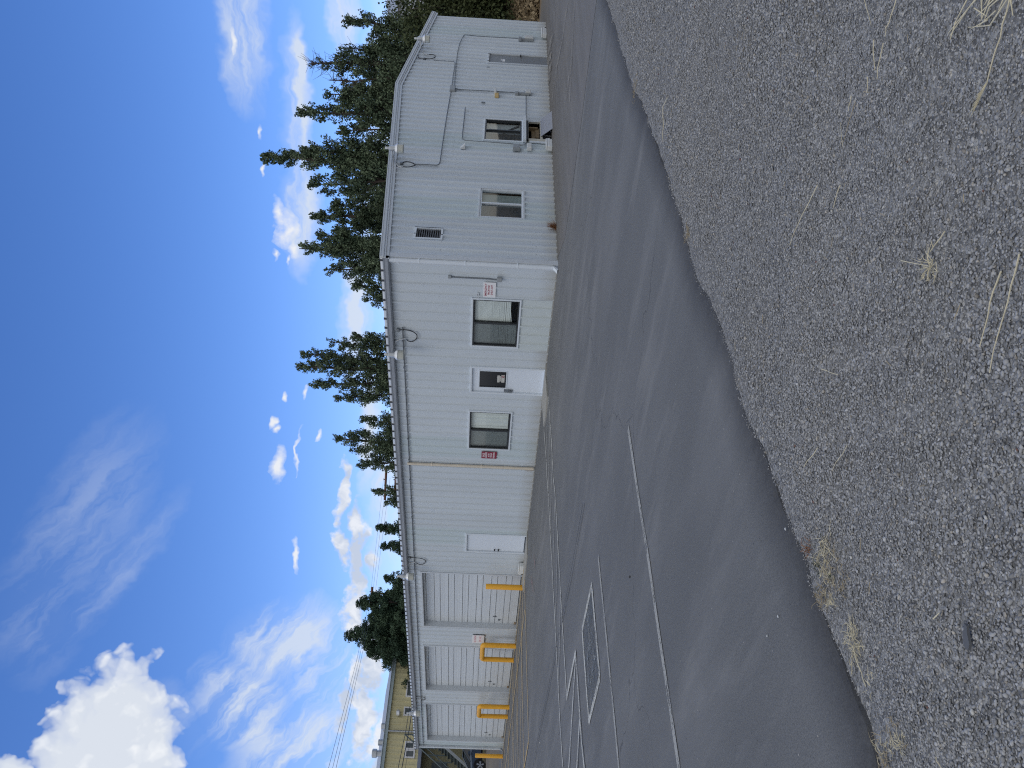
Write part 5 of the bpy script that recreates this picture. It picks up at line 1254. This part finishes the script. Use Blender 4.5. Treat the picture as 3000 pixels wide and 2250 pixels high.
tuft((2730, 775), 26, .10, 'straw', 'small spidery tuft standing in the middle gravel', .012, .7)
tuft((2372, 1606), 60, .10, 'rustweed', 'small rusty weed at the start of the weedy patch', .015, .5)
tuft((2415, 1612), 90, .16, 'straw', 'spiky pale weed with split ends beside the asphalt edge', .04, .75)
tuft((2400, 1655), 60, .09, 'greenweed', 'low dark green weed beside the asphalt', .04, .6)
tuft((2430, 1650), 90, .12, 'dull_straw', 'matted dull weed in the weedy patch', .06, .75)
tuft((2428, 1686), 40, .07, 'straw', 'yellowish weed with curled blades', .03, .7)
tuft((2468, 1692), 40, .07, 'dull_straw', 'faint weed farther from the asphalt', .03, .7)
tuft((2410, 1752), 80, .09, 'dull_straw', 'brown feathery weed before the straw stalk', .03, .6)
tuft((2438, 1762), 40, .06, 'straw', 'pale cottony weed beside the brown one', .02, .6)
tuft((2486, 1872), 110, .13, 'straw', 'large bleached weed halfway along the near asphalt edge', .04, .7)
tuft((2500, 1912), 50, .07, 'straw', 'small bleached weed at the head of the long stalk', .03, .7)
tuft((2536, 2014), 30, .07, 'straw', 'tiny weed at the end of the long yellowish stalk', .02, .7)
tuft((2605, 2140), 30, .08, 'dull_straw', 'weed with a drooping stem near the lower left', .03, .7)
tuft((2630, 2175), 50, .10, 'straw', 'yellow crumpled weed near the lower left', .02, .7)
tuft((2562, 2218), 40, .08, 'straw', 'curled pale weed touching the asphalt edge', .03, .7)
tuft((2585, 2232), 70, .10, 'dull_straw', 'mixed dry weed leaving the view beside the asphalt', .04, .65)
tuft((2010, 690), 40, .05, 'dull_straw', 'sparse dry weed far along the asphalt edge', .05, .6)
tuft((1862, 262), 40, .07, 'dull_straw', 'sparse dry weed at the far turn of the asphalt edge', .08, .6)
p_ = gab(1615, 668, .02); mb = MB(); rs = random.Random(3)
for k in range(170):
    s = Vector((.05+rs.gauss(0, .03), p_[0]+rs.gauss(0, .05), 0)); e = s+Vector((rs.uniform(-.0, .12), rs.gauss(0, .08), rs.uniform(.06, .26))); mb.tube([s, (s+e)/2+Vector((rs.gauss(0, .01), rs.gauss(0, .01), .02)), e], [.003, .002, .001], 3)
tag(mb.build('weed_tuft', M['rustweed']), 'brown dried weed standing at the foot of the gable wall', 'weed', 'dry weeds in the gravel')
# dark flat shard among the stones
c_ = gpt(2842, 1868, .012); mb = MB(); pts = [(-.038, -.008), (-.018, -.018), (.01, -.013), (.034, -.015), (.042, -.002), (.022, .004), (.018, .011), (-.026, .012)]
mb.prism([(c_.x+p[0]*.5-p[1]*.9, c_.y+p[0]*.9+p[1]*.5) for p in pts], c_.z-.008, c_.z+.001); tag(mb.build('stone_shard', simple('slate', (.11, .115, .125), .8)), 'flat dark bluish shard lying on the gravel', 'stone')
# pale bits on the asphalt
for (x, y, s, lab) in ((1583, 2176, .018, 'white scrap on the asphalt before the roll-up doors'), (1847, 1690, .014, 'small black pebble on the asphalt left of the long line'), (2283, 1806, .008, 'grey pebble on the asphalt near the weedy edge'), (2305, 1550, .009, 'white pebble on the asphalt at the gravel edge'), (2251, 1863, .008, 'grey pebble out on the near asphalt')):
    X_, Y_ = gr(x, y); v, f = rock_proto(True, int(x)); mb = MB(); mb.add([(X_+a_*s, Y_+b_*s, s*.45+c__*s*.6+.003) for a_, b_, c__ in v.tolist()], [tuple(q_) for q_ in f.tolist()])
    tag(mb.build('pebble', M['black'] if 'black' in lab else M['bait']), lab, 'pebble')

# ------------------------------------------------------------------ sky
w = bpy.data.worlds.new('World'); bpy.context.scene.world = w; w.use_nodes = True
nt = w.node_tree; nt.nodes.clear(); l = nt.links
SUN_EL, SUN_AZ = math.radians(50), math.radians(168)      # azimuth clockwise from +Y
sky = N(nt, 'ShaderNodeTexSky', sky_type='NISHITA', sun_disc=False); sky.sun_elevation = SUN_EL; sky.sun_rotation = SUN_AZ
sky.altitude = 900; sky.air_density = 1.0; sky.dust_density = .3; sky.ozone_density = 2.2
tc = N(nt, 'ShaderNodeTexCoord'); D = tc.outputs['Generated']
def dot(v): n_ = N(nt, 'ShaderNodeVectorMath', operation='DOT_PRODUCT'); l.new(D, n_.inputs[0]); n_.inputs[1].default_value = v; return n_.outputs['Value']
hF = np.array([cF[0], cF[1], 0]); hF /= np.linalg.norm(hF); hR = np.array([hF[1], -hF[0], 0])
az = mth(nt, 'MULTIPLY', mth(nt, 'ARCTAN2', dot(tuple(hR)), dot(tuple(hF))), 180/PI)
el = mth(nt, 'MULTIPLY', mth(nt, 'ARCSINE', dot((0, 0, 1))), 180/PI)
def ae(x, y):
    d = ray(x, y); return math.degrees(math.atan2(d @ hR, d @ hF)), math.degrees(math.asin(d[2]))
cb = N(nt, 'ShaderNodeCombineXYZ'); l.new(az, cb.inputs[0]); l.new(el, cb.inputs[1])
P0 = cb.outputs[0]
def vnoise(vec, scale, detail, rough, sc=(1, 1, 1), rot=0):
    if rot:
        r_ = N(nt, 'ShaderNodeVectorRotate', rotation_type='Z_AXIS'); l.new(vec, r_.inputs['Vector']); r_.inputs['Angle'].default_value = rot; vec = r_.outputs[0]; rot = 0
    mp = N(nt, 'ShaderNodeMapping'); mp.inputs['Scale'].default_value = sc; mp.inputs['Rotation'].default_value = (0, 0, rot); l.new(vec, mp.inputs['Vector'])
    n_ = N(nt, 'ShaderNodeTexNoise', noise_dimensions='2D'); n_.inputs['Scale'].default_value = scale; n_.inputs['Detail'].default_value = detail; n_.inputs['Roughness'].default_value = rough; l.new(mp.outputs[0], n_.inputs['Vector']); return n_
warp = vnoise(P0, .45, 3, .6)
def warped(amp):
    s_ = N(nt, 'ShaderNodeVectorMath', operation='SUBTRACT'); l.new(warp.outputs['Color'], s_.inputs[0]); s_.inputs[1].default_value = (.5, .5, .5)
    m_ = N(nt, 'ShaderNodeVectorMath', operation='SCALE'); l.new(s_.outputs[0], m_.inputs[0]); m_.inputs['Scale'].default_value = amp
    a_ = N(nt, 'ShaderNodeVectorMath', operation='ADD'); l.new(P0, a_.inputs[0]); l.new(m_.outputs[0], a_.inputs[1]); return a_.outputs[0]
PW = warped(1.5); PW2 = warped(1.6)
def ell(vec, x, y, rx, ry, rot=0):
    """x,y px centre; ry along picture-y(=azimuth) px, rx along picture-x (=elevation) px"""
    a0, e0 = ae(x, y); k = 180/PI/FPX
    mp = N(nt, 'ShaderNodeVectorMath', operation='SUBTRACT'); l.new(vec, mp.inputs[0]); mp.inputs[1].default_value = (a0, e0, 0); v = mp.outputs[0]
    if rot:
        r_ = N(nt, 'ShaderNodeVectorRotate', rotation_type='Z_AXIS'); l.new(v, r_.inputs['Vector']); r_.inputs['Angle'].default_value = math.radians(rot); v = r_.outputs[0]
    s_ = N(nt, 'ShaderNodeVectorMath', operation='MULTIPLY'); l.new(v, s_.inputs[0]); s_.inputs[1].default_value = (1/(ry*k), 1/(rx*k), 0)
    L_ = N(nt, 'ShaderNodeVectorMath', operation='LENGTH'); l.new(s_.outputs[0], L_.inputs[0])
    return mth(nt, 'SUBTRACT', 1.0, L_.outputs['Value'])
def vmax(L): 
    r = L[0]
    for q_ in L[1:]: r = mth(nt, 'MAXIMUM', r, q_)
    return r
puff = vnoise(P0, .85, 6, .62); puffF = puff.outputs['Fac']
bil = N(nt, 'ShaderNodeTexVoronoi', feature='F1', voronoi_dimensions='2D'); bil.inputs['Scale'].default_value = .50; bil.inputs['Detail'].default_value = 2; bil.inputs['Roughness'].default_value = .55; l.new(PW, bil.inputs['Vector'])
# 1. big cumulus
cum = vmax([ell(PW, 295, 2330, 200, 385), ell(PW, 350, 2140, 90, 180), ell(PW, 20, 2300, 60, 90)])
cumn = mth(nt, 'ADD', cum, mth(nt, 'MULTIPLY', mth(nt, 'SUBTRACT', .42, bil.outputs['Distance']), .24))
cumm = ramp(nt, cumn, [(-.0, 0.0), (.06, .45), (.14, .82), (.30, 1.0)])
# 2. small cumulus puffs
sm = vmax([ell(PW, 838, 668, 34, 58), ell(PW, 815, 625, 22, 45), ell(PW, 862, 730, 20, 34), ell(PW, 812, 1360, 22, 62), ell(PW, 800, 1240, 10, 22), ell(PW, 808, 1262, 10, 14), ell(PW, 835, 1160, 8, 18),
           ell(PW, 683, 115, 11, 34), ell(PW, 757, 385, 9, 24), ell(PW, 806, 742, 9, 22), ell(PW, 840, 760, 8, 22), ell(PW, 872, 1325, 7, 85, 4), ell(PW, 895, 1145, 9, 22), ell(PW, 945, 1275, 8, 20), ell(PW, 870, 1620, 10, 55), ell(PW, 778, 490, 7, 30)])
smn = mth(nt, 'ADD', sm, mth(nt, 'MULTIPLY', mth(nt, 'SUBTRACT', puffF, .5), 1.1)); smm = mth(nt, 'MULTIPLY', ramp(nt, smn, [(.0, 0.0), (.85, .95)]), ramp(nt, sm, [(-.5, 0.0), (0.0, 1.0)]))
# 3. low cumulus banks near the skyline
bk = vmax([ell(PW, 1003, 1440, 17, 110), ell(PW, 1045, 1640, 26, 150), ell(PW, 1000, 1600, 22, 60), ell(PW, 1035, 1790, 38, 85), ell(PW, 1085, 1650, 16, 32), ell(PW, 1100, 1900, 34, 190), ell(PW, 1010, 2070, 22, 85), ell(PW, 1075, 2110, 36, 150), ell(PW, 1120, 2210, 34, 160), ell(PW, 1040, 1540, 22, 90), ell(PW, 1050, 2000, 30, 100)])
bkn = mth(nt, 'ADD', bk, mth(nt, 'MULTIPLY', mth(nt, 'SUBTRACT', puffF, .5), 1.7)); bkm = ramp(nt, bkn, [(.02, 0.0), (.5, .92)])
# 4. wispy cirrus
ci = vnoise(PW2, .42, 6, .60, (.30, 1.5, 1), .62).outputs['Fac']; ci2 = vnoise(PW2, .40, 6, .58, (.22, 1.6, 1), -.05).outputs['Fac']
cirA = vmax([ell(PW, 840, 1880, 190, 130, -25), ell(PW, 720, 2070, 120, 180, -45), ell(PW, 870, 2200, 190, 160, -35), ell(PW, 930, 1950, 110, 170)])
cirAm = mth(nt, 'MULTIPLY', ramp(nt, cirA, [(.0, 0.0), (.55, 1.0)]), ramp(nt, ci, [(.40, 0.10), (.62, .82)]))
cirB = vmax([ell(PW2, 715, 90, 75, 240), ell(PW2, 870, 380, 52, 330), ell(PW2, 880, 620, 60, 210), ell(PW2, 1010, 50, 50, 130), ell(PW2, 1050, 920, 60, 260), ell(PW2, 1085, 1230, 40, 260), ell(PW2, 1120, 500, 70, 500), ell(PW2, 880, 180, 30, 120), ell(PW2, 1200, 0, 80, 250), ell(PW2, 1130, 1500, 60, 300)])
cirBm = mth(nt, 'MULTIPLY', ramp(nt, cirB, [(.0, 0.0), (.6, 1.0)]), ramp(nt, ci2, [(.38, .22), (.62, .88)]))
cirC = vmax([ell(PW2, 240, 1560, 150, 420, 18), ell(PW2, 330, 1700, 60, 330, 30), ell(PW2, 120, 1800, 120, 200), ell(PW2, 545, 2090, 60, 130, -40)])
cirCm = mth(nt, 'MULTIPLY', ramp(nt, cirC, [(.0, 0.0), (.7, 1.0)]), ramp(nt, ci, [(.38, .03), (.66, .24)]))
haz = ramp(nt, el, [(0.0, 1.0), (1.0, 1.0)])
# sky colour: Nishita, slightly more saturated as a phone renders it
hs = N(nt, 'ShaderNodeHueSaturation'); hs.inputs['Saturation'].default_value = 1.22; hs.inputs['Value'].default_value = 1.28; l.new(sky.outputs[0], hs.inputs['Color'])
skc = mixc(nt, 1.0, hs.outputs[0], (1.0, .97, 1.22), 'MULTIPLY')
CW = 7.2
def cloudcol(a, b, f): return mixc(nt, f, a, b)
shade = vnoise(PW, .42, 4, .6).outputs['Fac']
thin = tuple(CW*x for x in (.80, .88, 1.0)); white = tuple(CW*x for x in (1.0, 1.02, 1.06)); grey = tuple(CW*x for x in (.66, .73, .86))
col = mixc(nt, mth(nt, 'MAXIMUM', mth(nt, 'MAXIMUM', cirAm, cirBm), cirCm), skc, thin)
cc = mixc(nt, ramp(nt, shade, [(.42, 0.0), (.62, 1.0)]), grey, white)
col = mixc(nt, bkm, col, cc)
col = mixc(nt, smm, col, white)
sh2 = ramp(nt, mth(nt, 'ADD', mth(nt, 'MULTIPLY', bil.outputs['Distance'], 1.0), mth(nt, 'MULTIPLY', shade, .55)), [(.35, 1.0), (.95, 0.0)])
col = mixc(nt, cumm, col, mixc(nt, sh2, tuple(CW*x for x in (.82, .88, .98)), tuple(CW*x for x in (1.05, 1.08, 1.12))))
back = mth(nt, 'SUBTRACT', .25, dot(tuple(hF)))
fill_deck = mth(nt, 'MAXIMUM', mth(nt, 'MULTIPLY', back, 3.0), mth(nt, 'MULTIPLY', mth(nt, 'SUBTRACT', el, 38), .08), True)  # unseen cloud deck overhead and behind, added for neutral soft fill
deckn = vnoise(D, 2.2, 4, .55).outputs['Fac']
deckm = ramp(nt, mth(nt, 'MULTIPLY', fill_deck, mth(nt, 'ADD', .55, deckn)), [(.25, 0.0), (.8, 1.0)])
col = mixc(nt, deckm, col, mixc(nt, deckn, tuple(CW*x for x in (.52, .56, .63)), tuple(CW*x for x in (.86, .89, .94))))
bg = N(nt, 'ShaderNodeBackground'); bg.inputs['Strength'].default_value = .12; l.new(col, bg.inputs['Color'])
wo = N(nt, 'ShaderNodeOutputWorld'); l.new(bg.outputs[0], wo.inputs[0])
w.cycles.sampling_method = 'MANUAL'; w.cycles.sample_map_resolution = 1024

sd = bpy.data.lights.new('sun', 'SUN'); sd.energy = .55; sd.angle = math.radians(26); sd.color = (1.0, .95, .88)
so = bpy.data.objects.new('sun', sd); C.objects.link(so)
dirv = Vector((math.sin(SUN_AZ)*math.cos(SUN_EL), math.cos(SUN_AZ)*math.cos(SUN_EL), math.sin(SUN_EL)))
so.rotation_euler = dirv.to_track_quat('Z', 'Y').to_euler(); so.location = (0, 0, 60)

# ------------------------------------------------------------------ camera (held sideways: picture-left is up)
cd = bpy.data.cameras.new('camera'); co_ = bpy.data.objects.new('camera', cd); C.objects.link(co_)
cd.sensor_width = 36; cd.sensor_fit = 'HORIZONTAL'; cd.lens = 36*FPX/3000; cd.clip_end = 3000; cd.clip_start = .05
Xc, Yc, Zc = -cU, cR, -cF
co_.matrix_world = Matrix(((Xc[0], Yc[0], Zc[0], CAM[0]), (Xc[1], Yc[1], Zc[1], CAM[1]), (Xc[2], Yc[2], Zc[2], CAM[2]), (0, 0, 0, 1)))
sc = bpy.context.scene; sc.camera = co_
sc.cycles.max_bounces = 5; sc.cycles.diffuse_bounces = 3; sc.cycles.glossy_bounces = 3; sc.cycles.transmission_bounces = 3; sc.cycles.transparent_max_bounces = 8
sc.cycles.use_adaptive_sampling = True; sc.cycles.adaptive_threshold = .015; sc.cycles.time_limit = 560; sc.cycles.caustics_reflective = False; sc.cycles.caustics_refractive = False
sc.cycles.use_denoising = False; sc.cycles.pixel_filter_type = 'BLACKMAN_HARRIS'; sc.cycles.filter_width = 1.15
sc.view_settings.view_transform = 'Standard'; sc.view_settings.look = 'None'; sc.view_settings.exposure = 0.0; sc.view_settings.gamma = 1
